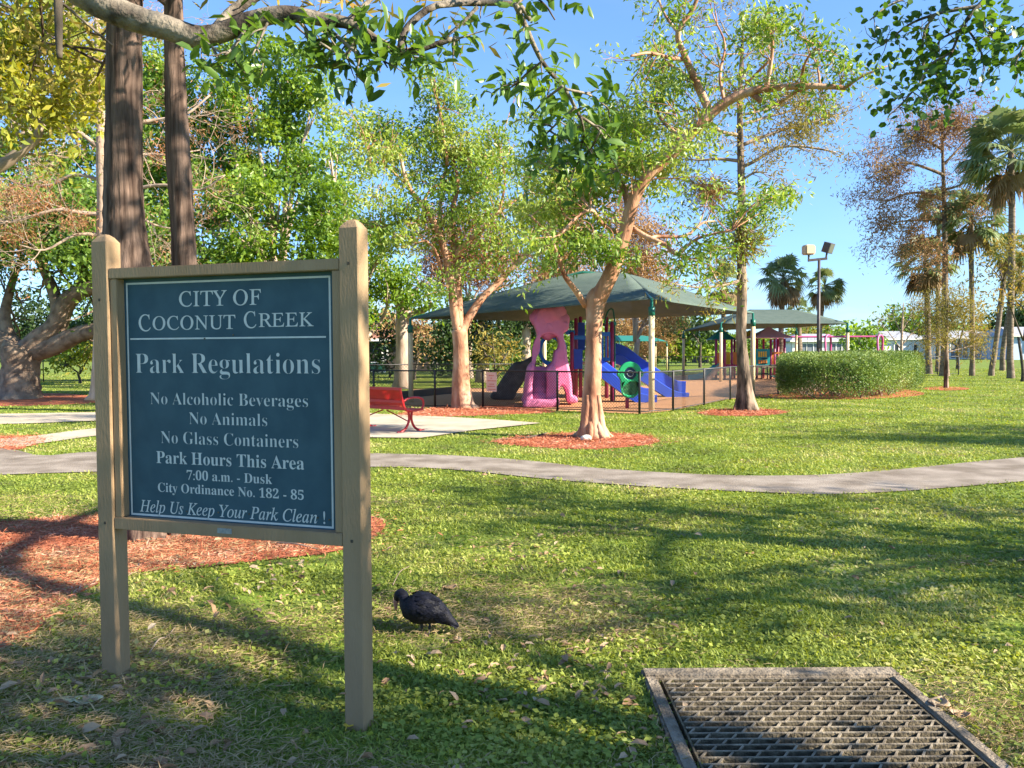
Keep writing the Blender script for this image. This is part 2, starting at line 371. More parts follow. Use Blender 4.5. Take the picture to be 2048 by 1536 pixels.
def curve_mesh(loops, depth, bevel, name='shape', res=2):
    """outline with holes, extruded both ways in local z and rounded"""
    c = bpy.data.curves.new(name, 'CURVE'); c.dimensions = '2D'; c.fill_mode = 'BOTH'
    c.extrude = max(depth / 2 - bevel, .001); c.bevel_depth = bevel; c.bevel_resolution = res; c.offset = -bevel
    for i, L in enumerate(loops):
        ar = sum(L[k - 1][0] * L[k][1] - L[k][0] * L[k - 1][1] for k in range(len(L)))
        if (ar > 0) != (i > 0): L = L[::-1]
        s = c.splines.new('POLY'); s.points.add(len(L) - 1)
        for p, q in zip(s.points, L): p.co = (q[0], q[1], 0, 1)
        s.use_cyclic_u = True
    o = bpy.data.objects.new(name, c); COL.objects.link(o)
    bpy.context.view_layer.update(); dg = bpy.context.evaluated_depsgraph_get()
    me = bpy.data.meshes.new_from_object(o.evaluated_get(dg))
    bpy.data.objects.remove(o); bpy.data.curves.remove(c)
    return me
UP2 = lambda Y: Matrix(((1, 0, 0, 0), (0, 0, -1, Y), (0, 1, 0, 0), (0, 0, 0, 1)))   # local xy -> world xz at depth Y

# ================================================================== THE SETTING
def hgt(x, y): return .105 * np.exp(-((np.asarray(x) + 2.5) ** 2 / 2.2 + (np.asarray(y) - 4.2) ** 2 / 4.0))
def hz(p): return float(hgt(p[0], p[1]))
# drain pit rectangle (needed as a hole in the ground)
gTL, gTR = G(1281, 1347), G(1803, 1349)
GX0, GX1, GY1 = gTL.x, gTR.x - .03, gTL.y
GY0 = GY1 - 1.25
def ground():
    mb = MB(); B = 600
    xs = sorted([-B, GX0 + .04, GX1 - .04, B] + [-7 + .25 * i for i in range(29)]); ys = sorted([-B, GY0 + .04, GY1 - .04, B] + [-.5 + .27 * i for i in range(38)]); nx = len(xs)
    vs = [(x, y, float(hgt(x, y)) if abs(x) < 50 and abs(y) < 50 else 0) for y in ys for x in xs]; fs = []
    for j in range(len(ys) - 1):
        for i in range(nx - 1):
            if xs[i] > GX0 and xs[i + 1] < GX1 and ys[j] > GY0 and ys[j + 1] < GY1: continue
            a = j * nx + i; fs.append((a, a + 1, a + nx + 1, a + nx))
    mb.add(vs, fs); return kind(mb.build('ground', MT['lawn'], None, True), 'structure')
ground()
def gp(*pp): return [G(x, y) for x, y in pp]
# curving park path
path_near = [(-700, 985), (-200, 962), (0, 951), (190, 945), (480, 938), (745, 935), (900, 940), (1100, 960), (1300, 975), (1500, 985), (1650, 990), (1800, 984), (1930, 974), (2060, 963), (2400, 935)]
path_far = [(2400, 895), (2060, 915), (1850, 935), (1700, 948), (1550, 953), (1400, 950), (1200, 938), (1050, 922), (900, 912), (745, 908), (480, 902), (190, 905), (85, 912), (0, 897), (-200, 890), (-700, 905)]
PATH = catmull(gp(*path_near), 5, False) + catmull(gp(*path_far), 5, False)
sheet('path', PATH, .012, MT['asphalt'])
PATH2 = catmull(gp((0, 893), (95, 883), (200, 868), (330, 858), (480, 860), (745, 868), (745, 846), (480, 838), (330, 838), (190, 845), (60, 848), (-300, 853), (-700, 862), (-700, 845), (-300, 832), (0, 828), (190, 826), (330, 820), (480, 818), (745, 825), (745, 836), (480, 828)), 1)
BR1 = catmull(gp((-40, 900), (95, 886), (190, 873), (330, 862), (500, 862), (745, 872)), 5, False) + catmull(gp((745, 845), (500, 845), (330, 848), (190, 872 - 14), (60, 874), (-40, 882)), 5, False)
sheet('path', BR1, .016, MT['concrete'])
BR2 = catmull(gp((-700, 862), (-200, 854), (60, 848), (190, 843), (480, 838), (745, 837)), 5, False) + catmull(gp((745, 828), (480, 824), (190, 826), (60, 828), (-200, 832), (-700, 838)), 5, False)
sheet('path', BR2, .020, MT['concrete'])
PAD = gp((480, 872), (745, 877), (842, 878), (950, 862), (1082, 848), (990, 841), (905, 836), (745, 829), (480, 840))
sheet('bench_pad', PAD, .024, MT['concrete'])
# mulch
BED = catmull(gp((-300, 1075), (0, 1046), (190, 1032), (430, 1026), (690, 1028), (758, 1040), (770, 1056), (735, 1088), (660, 1112), (560, 1128), (420, 1150), (270, 1168), (205, 1192), (130, 1240), (80, 1300), (0, 1345), (-300, 1420)), 5)
RING1 = catmull(gp((985, 884), (1040, 874), (1170, 866), (1275, 870), (1318, 881), (1290, 891), (1180, 899), (1060, 894)), 5)
RING2 = catmull(gp((790, 832), (850, 818), (940, 811), (1040, 815), (1110, 824), (1000, 830), (880, 834)), 5)
RING3 = catmull(gp((1395, 826), (1450, 819), (1530, 819), (1575, 825), (1520, 832), (1440, 832)), 5)
RING4 = catmull(gp((1845, 777), (1885, 773), (1935, 776), (1930, 780), (1880, 781)), 5)
RING5 = catmull(gp((-120, 800), (0, 790), (120, 787), (200, 795), (190, 806), (40, 812), (-100, 812)), 5)
RING6 = catmull(gp((-200, 898), (-60, 876), (50, 872), (92, 880), (60, 893), (0, 902)), 5)
RINGH = catmull(gp((1530, 790), (1560, 798), (1680, 799), (1780, 796), (1850, 788), (1800, 778), (1700, 775)), 5)
for nm, pl in (('mulch_bed', BED), ('mulch_ring', RING1), ('mulch_ring', RING2), ('mulch_ring', RING3), ('mulch_ring', RING4), ('mulch_ring', RING5), ('mulch_ring', RING6), ('hedge_mulch', RINGH)):
    sheet(nm, pl, .008, MT['mulch'])
# playground surface inside the fence
FA = [G(440, 812), G(748, 813), G(870, 816), G(966, 815), G(1115, 822), G(1279, 829)]
FB = [G(1279, 829), G(1346, 823), G(1408, 811), G(1460, 800), G(1556, 789.5)]
FB.append(FB[-1] + (FB[-1] - FB[-2]).normalized() * 4)
PLAY = [V(*FA[1]) + V(.4, .1, 0)] + [p + V(0, .12, 0) for p in FA[2:]] + [p + V(-.12, .1, 0) for p in FB[1:]] + [V(20, 42, 0), V(20, 49, 0), V(7, 49, 0), V(6.5, 36, 0), V(-4, 33.5, 0)]
sheet('playground_surface', PLAY, .006, MT['play_mulch'])

rng = np.random.default_rng(7)
def scatter_poly(poly, n, rng):
    P = np.array([[p[0], p[1]] for p in poly]); lo, hi = P.min(0), P.max(0); o = []
    while sum(len(x) for x in o) < n:
        q = lo + (hi - lo) * rng.random((n, 2)); o.append(q[inside(q, poly)])
    return np.concatenate(o)[:n]
def chips(poly, n, size, m, name='mulch_chips', spill=.2):
    q = scatter_poly(poly, n, rng); A = rng.normal(size=(n, 3)); A[:, 2] *= .22
    F = frames(A, rng, .35); s = size[0] + (size[1] - size[0]) * rng.random(n) ** 2
    F = F * s[:, None, None]; F[:, :, 1] *= .35; q = q + np.where(rng.random((n, 1)) < .34, rng.normal(size=q.shape) * spill, 0)
    P = np.column_stack([q, hgt(q[:, 0], q[:, 1]) + .012 + .022 * rng.random(n)])
    return kind(inst(name, *LEAF4, F, P, m), 'stuff')
chips(BED, 30000, (.02, .075), MT['chip'])
chips(RING1, 7000, (.04, .10), MT['chip']); chips(RING2, 5000, (.05, .12), MT['chip']); chips(RING3, 3000, (.05, .12), MT['chip'])
chips(RING6, 4000, (.04, .1), MT['chip'])

# grass: blades, thinner with distance
def in_any(P, polys):
    r = np.zeros(len(P), bool)
    for p in polys: r |= inside(P, p)
    return r
GRATE = [(GX0, GY0), (GX1, GY0), (GX1, GY1), (GX0, GY1)]
def grass():
    N = 900000; u = rng.random(N); d = 2.2 * (62 / 2.2) ** u; a = R(44) * (2 * rng.random(N) - 1)
    P = np.column_stack([d * np.tan(a), d]); j = .085 * rng.normal(size=P.shape) * np.clip(d, 1, 6)[:, None] / 6
    Q = P + j
    bare = (np.sin(P[:, 0] * 2.1 + np.sin(P[:, 1] * 1.7) * 1.3) * np.sin(P[:, 1] * 2.6 + P[:, 0]) > .38) & (rng.random(N) < .72) & (d < 7) | ((P[:, 0] + 1.2) ** 2 / 1.3 + (P[:, 1] - 3.1) ** 2 / .7 < 1 + .5 * np.sin(P[:, 0] * 9 + P[:, 1] * 7)) & (rng.random(N) < .5)
    keep = ~((np.hypot(P[:, 0] + .46, P[:, 1] - G(850, 1276).y + .05) < .17) & (rng.random(N) < .75)) & ~in_any(Q, [PATH, PAD, BR1, BR2, PLAY, GRATE]) & ~(in_any(P + rng.normal(size=P.shape) * .11, [BED, RING1, RING2, RING3, RING5, RING6]) & (rng.random(N) > .02)) & ~bare
    P, d = P[keep], d[keep]; n = len(P)
    az = rng.random(n) * 2 * math.pi; tilt = np.abs(rng.normal(.42, .34, n)).clip(.05, 1.35)
    A = np.column_stack([np.cos(az) * np.cos(tilt), np.sin(az) * np.cos(tilt), np.sin(tilt)])
    F = frames(A, rng, .3)
    L = (.015 + .032 * rng.random(n) ** 1.9) * (1 + .035 * np.clip(d - 3, 0, 14)); w = (.0055 + .005 * rng.random(n)) * (1 + .12 * np.clip(d - 3, 0, 60))
    F[:, :, 0] *= L[:, None]; F[:, :, 1] *= w[:, None]; F[:, :, 2] *= L[:, None]
    return kind(inst('grass', *BLADE, F, np.column_stack([P, hgt(P[:, 0], P[:, 1]) - .001]), MT['blade']), 'stuff')
grass()
# small broad weeds between the blades, near the camera
def weeds():
    N = 60000; d = 2.4 * (11 / 2.4) ** rng.random(N); a = R(38) * (2 * rng.random(N) - 1)
    P = np.column_stack([d * np.tan(a), d])
    cl = np.sin(P[:, 0] * 3.3 + 1.7 * np.sin(P[:, 1] * 2.3)) + np.sin(P[:, 1] * 4.1 + P[:, 0] * 1.3)
    k = ~in_any(P, [PATH, BED, GRATE]) & (cl + rng.normal(0, .6, N) > .3); P, d = P[k], d[k]; n = len(P)
    A = rng.normal(size=(n, 3)); A[:, 2] = np.abs(A[:, 2]) * .25
    F = frames(A, rng, .4); s = (.012 + .018 * rng.random(n)) * (1 + .06 * d); F *= s[:, None, None]; F[:, :, 1] *= 1.5
    return kind(inst('clover', *LEAF4, F, np.column_stack([P, hgt(P[:, 0], P[:, 1]) + .006 + .03 * rng.random(n)]), MT['blade']), 'stuff')
weeds()
def thatch():
    N = 230000; d = 2.4 * (9 / 2.4) ** rng.random(N); a = R(38) * (2 * rng.random(N) - 1); P = np.column_stack([d * np.tan(a), d])
    cl = np.sin(P[:, 0] * 1.9 + 1.9 * np.sin(P[:, 1] * 1.3 + .7)) + np.sin(P[:, 1] * 2.9 - P[:, 0] * 1.1) - .45 * (P[:, 0] + .4) - .3 * np.clip(d - 4.5, 0, 9)
    k = ~in_any(P, [PATH, GRATE]) & (cl + rng.normal(0, .5, N) > .25); P, d = P[k], d[k]; n = len(P)
    A = rng.normal(size=(n, 3)); A[:, 2] = np.abs(A[:, 2]) * .12; F = frames(A, rng, .3); s = .025 + .06 * rng.random(n) ** 2; F *= s[:, None, None]; F[:, :, 1] *= .16
    return kind(inst('dry_thatch', *LEAF4, F, np.column_stack([P, hgt(P[:, 0], P[:, 1]) + .008 + .022 * rng.random(n)]), MT['straw']), 'stuff')
thatch()
def litter():
    N = 5200; d = 2.5 * (12 / 2.5) ** rng.random(N); a = R(38) * (2 * rng.random(N) - 1)
    P = np.column_stack([d * np.tan(a), d]); w = np.where(P[:, 0] < .6, 1, .3) * np.where(d < 7, 1, .3)
    drift = np.sin(P[:, 0] * 2.7 + 1.3 * np.sin(P[:, 1] * 2.1)) + np.sin(P[:, 1] * 3.4 + P[:, 0] * 1.9) + .8 * np.sin(P[:, 0] * 6.1 - P[:, 1] * 4.7)
    P = P[(~in_any(P, [GRATE, PATH])) & (rng.random(N) < w * np.clip(.28 + .45 * drift, .06, 1))]; n = len(P)
    A = rng.normal(size=(n, 3)); A[:, 2] *= .25; F = frames(A, rng, .35); s = .03 + .05 * rng.random(n) ** 1.5
    F *= s[:, None, None]; F[:, :, 2] *= 1.8
    return kind(inst('leaf_litter', *LEAF7, F, np.column_stack([P, hgt(P[:, 0], P[:, 1]) + .014 + .022 * rng.random(n)]), MT['l_brown']), 'stuff')
litter()

# ================================================================== PARK SIGN
def text_mesh(body, style, extrude=.0):
    o_ = ''
    for ch in body:
        it = style in ('italic', 'upright')
        if 'A' <= ch <= 'Z': o_ += chr((0x1D434 if it else 0x1D400) + ord(ch) - 65)
        elif 'a' <= ch <= 'z': o_ += '\u210e' if (it and ch == 'h') else chr((0x1D44E if it else 0x1D41A) + ord(ch) - 97)
        elif ch.isdigit() and not it: o_ += chr(0x1D7CE + int(ch))
        else: o_ += ch
    c = bpy.data.curves.new('lettering', 'FONT'); c.body = o_
    c.shear = -.25 if style == 'upright' else 0
    c.offset = {'light': -.0135, 'bold': -.003}.get(style, .004)
    o = bpy.data.objects.new('lettering', c); COL.objects.link(o)
    bpy.context.view_layer.update(); dg = bpy.context.evaluated_depsgraph_get()
    me = bpy.data.meshes.new_from_object(o.evaluated_get(dg)); bpy.data.objects.remove(o); bpy.data.curves.remove(c)
    return me
def park_sign():
    CR_ = G(728, 1474); CL_ = at(234, 1376, 3.70); CL_.z = 0
    u = (CR_ - CL_).normalized(); n = V(u.y, -u.x, 0)            # n faces the viewer
    s = .086; rz = math.atan2(u.y, u.x); HT = 2.07
    root = thing('park_sign', 'tan framed park regulations sign with blue panel and cream lettering standing on two posts', 'sign', (CL_ + CR_) / 2)
    pc = []
    for c in (CL_, CR_):
        b = c - u * s / 2 - n * s / 2; pc.append(b); mb = MB()
        h = s / 2; bv = .004
        def ring(z, k):
            a = h * k; q = bv if k == 1 else bv * .5
            pts = [(a - q, -a), (a, -a + q), (a, a - q), (a - q, a), (-a + q, a), (-a, a - q), (-a, -a + q), (-a + q, -a)]
            return [b + u * x - n * y + V(0, 0, z) for x, y in pts]
        mb.rings([ring(-.1, 1), ring(.5, 1), ring(1.0, 1), ring(HT - .035, 1), ring(HT - .012, .62), ring(HT, .3)])
        mb.build('post', MT['tan'], root)
    L0 = s / 2; L1 = (pc[1] - pc[0]).length - s / 2; o = pc[0]
    def loc(t, y, z): return o + u * t + n * y + V(0, 0, z)      # along the sign, towards the viewer, up
    zt, zb = 1.917, .764; rd = .062; fy = s / 2 - .006 - rd / 2
    for nm, z0, z1 in (('top_rail', zt - .045, zt), ('bottom_rail', zb, zb + .052)):
        mb = MB(); mb.bbox(loc((L0 + L1) / 2, fy, (z0 + z1) / 2), (L1 - L0 - .002, rd, z1 - z0), .003, rz); mb.build(nm, MT['tan'], root)
    for t0 in (L0 + .002, L1 - .040):
        mb = MB(); mb.bbox(loc(t0 + .019, fy - .004, (zt - .045 + zb + .052) / 2), (.038, rd - .006, zt - zb - .099), .003, rz); mb.build('side_trim', MT['tan'], root)
    py = fy - rd / 2 + .012                                      # panel plane, recessed
    mb = MB(); mb.box(loc((L0 + L1) / 2, py - .004, (zt + zb) / 2 + .004), (L1 - L0 - .01, .008, zt - zb - .07), rz); panel = mb.build('panel', MT['blue'], root)
    fpy = py + .0015
    def on(px, py_):                                             # photo pixel -> (t, z) on the panel face
        d = ray(px, py_); c0 = Vector((0, 0, CH)); q = loc(0, fpy, 0); k = (q - c0).dot(n) / d.dot(n); p = c0 + d * k
        return (p - o).dot(u), p.z
    S = lambda x, y: on(170 + x / 2.258, 430 + y / 2.258)
    def quad_line(a, b, w):
        a, b = V(*a), V(*b); dd = (b - a).normalized(); nn = V(-dd.y, dd.x) * w / 2
        return [a + nn, a - nn, b - nn, b + nn]
    # border and rule
    t0, z1 = S(163, 308); t1, z0 = S(1139, 1418)
    t0 = L0 + .052; t1 = L1 - .070; w = .0085; mb = MB()
    for x0, x1, y0, y1 in ((t0, t1, z1 - w, z1), (t0, t1, z0, z0 + w), (t0, t0 + w, z0 + w, z1 - w), (t1 - w, t1, z0 + w, z1 - w)):
        mb.add([tuple(loc(a, fpy, b)) for a, b in ((x0, y0), (x1, y0), (x1, y1), (x0, y1))], [(0, 1, 2, 3)])
    mb.build('border', MT['cream'], panel)
    a, b = S(205, 567), S(1088, 543); zr = (a[1] + b[1]) / 2; mb = MB()
    mb.add([tuple(loc(x, fpy, y)) for x, y in ((a[0], zr - .0035), (b[0], zr - .0035), (b[0], zr + .0035), (a[0], zr + .0035))], [(0, 1, 2, 3)]); mb.build('rule', MT['cream'], panel)
    capref = {}
    for body, st, xl, yl, xr, yr, cap in (
        ('CITY OF', 'upright', 425, 415, 795, 403, 69), ('C', 'upright', 243, 525, 297, 523, 74), ('OCONUT', 'upright', 306, 522, 680, 511, 62),
        ('C', 'upright', 718, 511, 774, 509, 74), ('REEK', 'upright', 785, 507, 1033, 500, 62),
        ('Park Regulations', 'light', 228, 722, 1062, 708, 90), ('No Alcoholic Beverages', 'light', 295, 863, 1007, 858, 54),
        ('No Animals', 'light', 470, 950, 823, 948, 54), ('No Glass Containers', 'light', 343, 1040, 963, 1042, 55),
        ('Park Hours This Area', 'bold', 323, 1131, 990, 1138, 55), ('7:00 a.m. - Dusk', 'bold', 460, 1202, 845, 1208, 42),
        ('City Ordinance No. 182 - 85', 'bold', 330, 1258, 988, 1277, 41), ('Help Us Keep Your Park Clean !', 'italic', 248, 1350, 1085, 1382, 54)):
        if st not in capref:
            h = text_mesh('H', st); capref[st] = max(v.co.y for v in h.vertices); bpy.data.meshes.remove(h)
        me = text_mesh(body, st); xs = [v.co.x for v in me.vertices]; x0, x1 = min(xs), max(xs)
        ta, za = S(xl, yl); tb, zb_ = S(xr, yr); tm, zm = S((xl + xr) / 2, (yl + yr) / 2 - cap)
        zc = (za + zb_) / 2; sx = (tb - ta) / (x1 - x0); sy = (zm - zc) / capref[st]
        pv = [tuple(loc(ta + (v.co.x - x0) * sx, fpy, zc + v.co.y * sy)) for v in me.vertices]; it = []
        for p in me.polygons: q = [me.vertices[i].co.x for i in p.vertices]; it.append((min(q), max(q), list(p.vertices)))
        it.sort(key=lambda e: e[0]); words = []; hi = -9
        for a0, a1, f in it:                                     # one mesh per word
            if a0 > hi + .13: words.append([])
            words[-1].append(f); hi = max(hi, a1)
        for wf in words:
            ids = sorted({i for f in wf for i in f}); mp_ = {i: k for k, i in enumerate(ids)}
            mb = MB(); mb.add([pv[i] for i in ids], [[mp_[i] for i in f] for f in wf]); mb.build('lettering', MT['cream'], panel)
        bpy.data.meshes.remove(me)
    for x, y in ((460, 1338), (603, 1343), (742, 1350), (1052, 1366), (1104, 1376), (670, 541), (541, 558)):
        t, z = S(x, y); mb = MB(); mb.tube([loc(t, fpy, z), loc(t, fpy + .003, z)], .0035, 10); mb.build('screw', MT['grate'], panel)
    t, z = S(663, 1450)[0], (zb + .026)
    mb = MB(); mb.bbox(loc((L0 + L1) / 2 + .01, fy + rd / 2 + .0015, zb + .028), (.072, .003, .022), .001, rz); mb.build('plaque', MT['plaque'], root)
    for q_, z_ in ((0, 1.78), (0, .79), (1, 1.895), (1, .79)):
        mb = MB(); mb.bbox(pc[q_] + n * (s / 2 + .001) + V(0, 0, z_), (.012, .002, .012), .0008, rz); mb.build('screw', MT['b_dark'], root)
park_sign()

# ================================================================== DRAIN GRATE
def drain():
    root = thing('drain_grate', 'weathered iron drain grate in a low concrete curb set in the grass', 'drain', V((GX0 + GX1) / 2, (GY0 + GY1) / 2, 0))
    fw, ft = .062, .105; z0, z1 = -.5, .03; mb = MB()
    def fr(x0, x1, y0, y1): mb.bbox(((x0 + x1) / 2, (y0 + y1) / 2, (z0 + z1) / 2), (x1 - x0, y1 - y0, z1 - z0), .01)
    fr(GX0, GX1, GY1 - ft, GY1); fr(GX0, GX1, GY0, GY0 + ft); fr(GX0, GX0 + fw, GY0 + ft, GY1 - ft); fr(GX1 - fw, GX1, GY0 + ft, GY1 - ft)
    mb.build('curb', MT['oldconc'], root)
    mb = MB(); x0, x1, y0, y1 = GX0 + fw, GX1 - fw, GY0 + ft, GY1 - ft
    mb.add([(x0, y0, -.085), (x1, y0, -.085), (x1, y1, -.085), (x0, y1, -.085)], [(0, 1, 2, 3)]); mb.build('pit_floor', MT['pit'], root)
    mb = MB(); p = .050; nrow = int((y1 - y0) / p); g = .014
    x0 += .016; x1 -= .012; zt, hh = .020, .045
    mb.box(((x0 + .004), (y0 + y1) / 2, zt - hh / 2), (.008, y1 - y0 - 2 * g, hh)); mb.box(((x1 - .004), (y0 + y1) / 2, zt - hh / 2), (.008, y1 - y0 - 2 * g, hh))
    r = random.Random(3)
    for i in range(nrow + 1):
        y = y1 - g - .004 - i * p
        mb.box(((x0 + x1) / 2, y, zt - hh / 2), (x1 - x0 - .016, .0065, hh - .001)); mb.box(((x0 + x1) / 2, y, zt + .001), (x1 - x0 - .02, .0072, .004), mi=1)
        if i < nrow:
            q = .104; off = (i % 2) * q / 2
            k = 0
            while x0 + .03 + off + k * q < x1 - .03:
                xx = x0 + .03 + off + k * q
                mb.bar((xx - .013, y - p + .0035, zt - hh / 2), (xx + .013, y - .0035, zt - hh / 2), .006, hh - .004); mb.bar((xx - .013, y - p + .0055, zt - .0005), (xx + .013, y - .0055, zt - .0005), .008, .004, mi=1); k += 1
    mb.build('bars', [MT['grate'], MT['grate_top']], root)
    q = np.column_stack([x0 + (x1 - x0) * rng.random(420), y0 + (y1 - y0) * rng.random(420), -.07 + .045 * rng.random(420)])
    o = leaves('trapped_leaves', q, (.03, .07), MT['l_brown'], root, rng, LEAF7, 0, 1, .3); o['kind'] = 'stuff'
drain()

# ================================================================== BLACK BIRD
def bird():
    D = G(850, 1274).y; root = thing('duck', 'plump black bird with pale reddish face foraging head down on the grass', 'bird', G(850, 1274))
    sp = [(917, 1252, 2.5, .012), (908, 1247, 7, .022), (897, 1239, 12, .032), (884, 1230, 19, .05), (868, 1221, 27, .074), (850, 1216, 32.5, .09), (832, 1214, 32, .092), (819, 1212, 24, .076), (812, 1206, 14, .05), (808, 1197, 10.5, .036), (805, 1191, 12, .037), (801, 1189, 12.5, .037), (797, 1192, 10.5, .03), (794, 1197, 7, .02), (793, 1201, 4, .012)]
    pts = [at(x, y, D + (.0 if i < 6 else .012 * (i - 6))) for i, (x, y, _, _) in enumerate(sp)]
    k = D / CF; mb = MB(); n = 22; rg = []
    for i, p in enumerate(pts):
        t = (pts[min(i + 1, len(pts) - 1)] - pts[max(i - 1, 0)]).normalized(); y = V(0, 1, 0); y = (y - t * y.dot(t)).normalized(); z = t.cross(y)
        a, b = sp[i][2] * k, sp[i][3]
        rg.append([p + y * (b * math.cos(q * 2 * math.pi / n)) + z * (a * math.sin(q * 2 * math.pi / n)) for q in range(n)])
    mb.rings(rg)
    # bill, pale face, legs and toes all in the one body mesh
    b0 = at(793, 1198, D + .09); mb.tube([b0 + V(.008, -.01, .016), b0 + V(-.001, -.012, -.006), b0 + V(-.004, -.014, -.032), b0 + V(-.001, -.016, -.058)], [.017, .016, .011, .005], 10, 3, mi=1)
    for sx in (-1, 1):
        e = at(796, 1188, D + .085) + V(-.004, .026 * sx, .006); mb.tube([e + V(0, -.004 * sx, 0), e + V(-.002, .006 * sx, 0)], [.012, .009], 10, mi=2)
    # wing coverts: overlapping feathers along both flanks, tail fan
    r = random.Random(5)
    for sy in (-1, 1):
        for i in range(46):
            f = r.random(); j = 3.2 + 4.6 * f; a = int(j); w = j - a
            P = pts[a].lerp(pts[a + 1], w); rb = (sp[a][3] * (1 - w) + sp[a + 1][3] * w); ra = (sp[a][2] * (1 - w) + sp[a + 1][2] * w) * k
            th = r.uniform(-.35, 1.25); c = P + V(0, sy * rb * math.cos(th) * 1.01, ra * math.sin(th) * 1.01)
            d = (pts[a] - pts[a + 1]).normalized(); nn = V(0, sy * math.cos(th), math.sin(th)); sd = d.cross(nn).normalized(); L = .05; wd = .012
            mb.add([tuple(c - sd * wd * .6), tuple(c + d * L * .5 - sd * wd + nn * .004), tuple(c + d * L + nn * .003), tuple(c + d * L * .5 + sd * wd + nn * .004), tuple(c + sd * wd * .6)], [(0, 1, 2, 3, 4)])
    for i in range(7):
        a = (i - 3) * .1; c = pts[3]; d = (pts[0] - pts[3]).normalized(); e = c + d * (.125 - abs(i - 3) * .007) + V(0, math.sin(a) * .09, -.004 * abs(i - 3)); sd = V(0, .012, .006)
        mb.add([tuple(c), tuple(c.lerp(e, .6) - sd), tuple(e), tuple(c.lerp(e, .6) + sd)], [(0, 1, 2, 3)])
    for px, gy, oy in ((839, 1272, .0), (852, 1276, .035)):
        f = G(px + 4, gy); f = V(f.x, f.y, .004); kn = V(f.x + .006, D + oy - .01, .055); hip = V(f.x - .002, D + oy, .10)
        mb.tube([hip, kn, f], [.014, .0065, .006], 8, 2, mi=3)
        for da in (-.55, 0, .55): mb.tube([f, f + V(-.055 * math.cos(da), .055 * math.sin(da) - .004, .002)], [.005, .0025], 6, mi=3)
        mb.tube([f, f + V(.02, .004, .001)], [.004, .002], 6, mi=3)
    mb.build('duck_body', [MT['bird'], MT['billpink'], MT['eyewhite'], MT['birdleg']], root, True)
bird()

# ================================================================== RED BENCH
def bench():
    e = G(826, 866); f = V(.66, .75, 0).normalized(); a = V(-f.y, f.x, 0)    # f: facing, a: along the length away from the near end
    root = thing('park_bench', 'bright red slatted metal bench seen from behind on the concrete pad', 'bench', e + a * .75)
    def L(x, y, z): return e + a * x + f * y + V(0, 0, z)
    SL = 1.62; prof = [(.26, .44), (.10, .425), (-.12, .43), (-.20, .47), (-.25, .60), (-.31, .84)]     # slat profile: seat then back
    pr = catmull([V(y, z, 0) for y, z in prof], 5, False)
    for nm, a0, a1 in (('seat', 0, 12), ('backrest', 15, len(pr) - 1)):
        mb = MB(); n = 46
        for i in range(n):
            x = .03 + (SL - .06) * i / (n - 1)
            for k in range(a0, a1): mb.bar(L(x, pr[k].x, pr[k].y), L(x, pr[k + 1].x, pr[k + 1].y), .021, .006)
        for k in (a0, a1) + ((15 + 5,) if nm == 'backrest' else ()): mb.bar(L(-.02, pr[k].x, pr[k].y), L(SL + .02, pr[k].x, pr[k].y), .05, .012 if nm == 'seat' else .05)
        mb.build(nm, MT['red'], root)
    for x in (0, SL):
        mb = MB(); mb.tube([L(x, q.x, q.y) for q in pr], .024, 8); mb.build('side_frame', MT['red'], root, True)
        mb = MB(); mb.tube([L(x, -.24, .60), L(x, -.10, .66), L(x, .12, .665), L(x, .25, .62), L(x, .27, .52), L(x, .22, .43)], .021, 8, 4); mb.build('armrest', MT['red'], root, True)
        xi = x + (.09 if x == 0 else -.09)
        mb = MB(); mb.tube([L(xi, .06, .42), L(xi, .045, .25), L(xi, .12, .10), L(xi, .27, .022), L(xi, .36, .022)], .024, 8, 4); mb.build('leg', MT['red'], root, True)
        mb = MB(); mb.tube([L(xi, -.03, .42), L(xi, -.015, .25), L(xi, -.09, .10), L(xi, -.22, .022), L(xi, -.31, .022)], .024, 8, 4); mb.build('leg', MT['red'], root, True)
    mb = MB(); mb.tube([L(.09, 0, .2), L(.75, 0, .40)], .012, 8); mb.tube([L(SL - .09, 0, .2), L(.87, 0, .40)], .012, 8); mb.build('brace', MT['red'], root)
bench()

# ================================================================== FENCES
def fence(label, pts, h, posts, group=None, m='black', wires=True, sp=.075, thick=.024, kindname='chain_link_fence', pm=None):
    pts = [Vector((p[0], p[1], 0)) for p in pts]; root = thing(kindname, label, 'fence', pts[0], group)
    for p in posts:
        mb = MB(); mb.tube([p + V(0, 0, -.05), p + V(0, 0, h + .02), p + V(0, 0, h + .035)], [thick * 1.25, thick * 1.25, thick * .5], 8); mb.build('post', MT[pm or m], root, True)
    for nm, z, r in (('top_rail', h, thick * .85), ('bottom_rail', .06, thick * .45)):
        mb = MB()
        for a, b in zip(pts[:-1], pts[1:]): mb.tube([a + V(0, 0, z), b + V(0, 0, z)], r, 7)
        mb.build(nm, MT[m], root, True)
    if wires:
        mb = MB(); r = .0042 if m == 'black' else .0028
        for a, b in zip(pts[:-1], pts[1:]):
            d = b - a; L = d.length; d.normalize(); n = int((L + h) / sp)
            for i in range(n):
                for sg in (0, 1):
                    s0 = -h + i * sp + .01; z0, z1 = .05, h
                    q0, q1 = s0 + z0, s0 + z1
                    if q0 < 0: z0 -= q0; q0 = 0
                    if q1 > L: z1 -= q1 - L; q1 = L
                    if z1 - z0 < .03: continue
                    if sg: q0, q1 = L - q0, L - q1
                    mb.tube([a + d * q0 + V(0, 0, z0), a + d * q1 + V(0, 0, z1)], r, 3, cap=False)
        mb.build('wire_mesh', MT[m], root)
    return root
fence('black chain link fence along the near edge of the playground with gate and posts', FA, 1.0, FA[1:])
fence('chain link fence running back from the corner towards the clipped hedge', FB, 1.0, FB[1:-1], m='galv', pm='black')
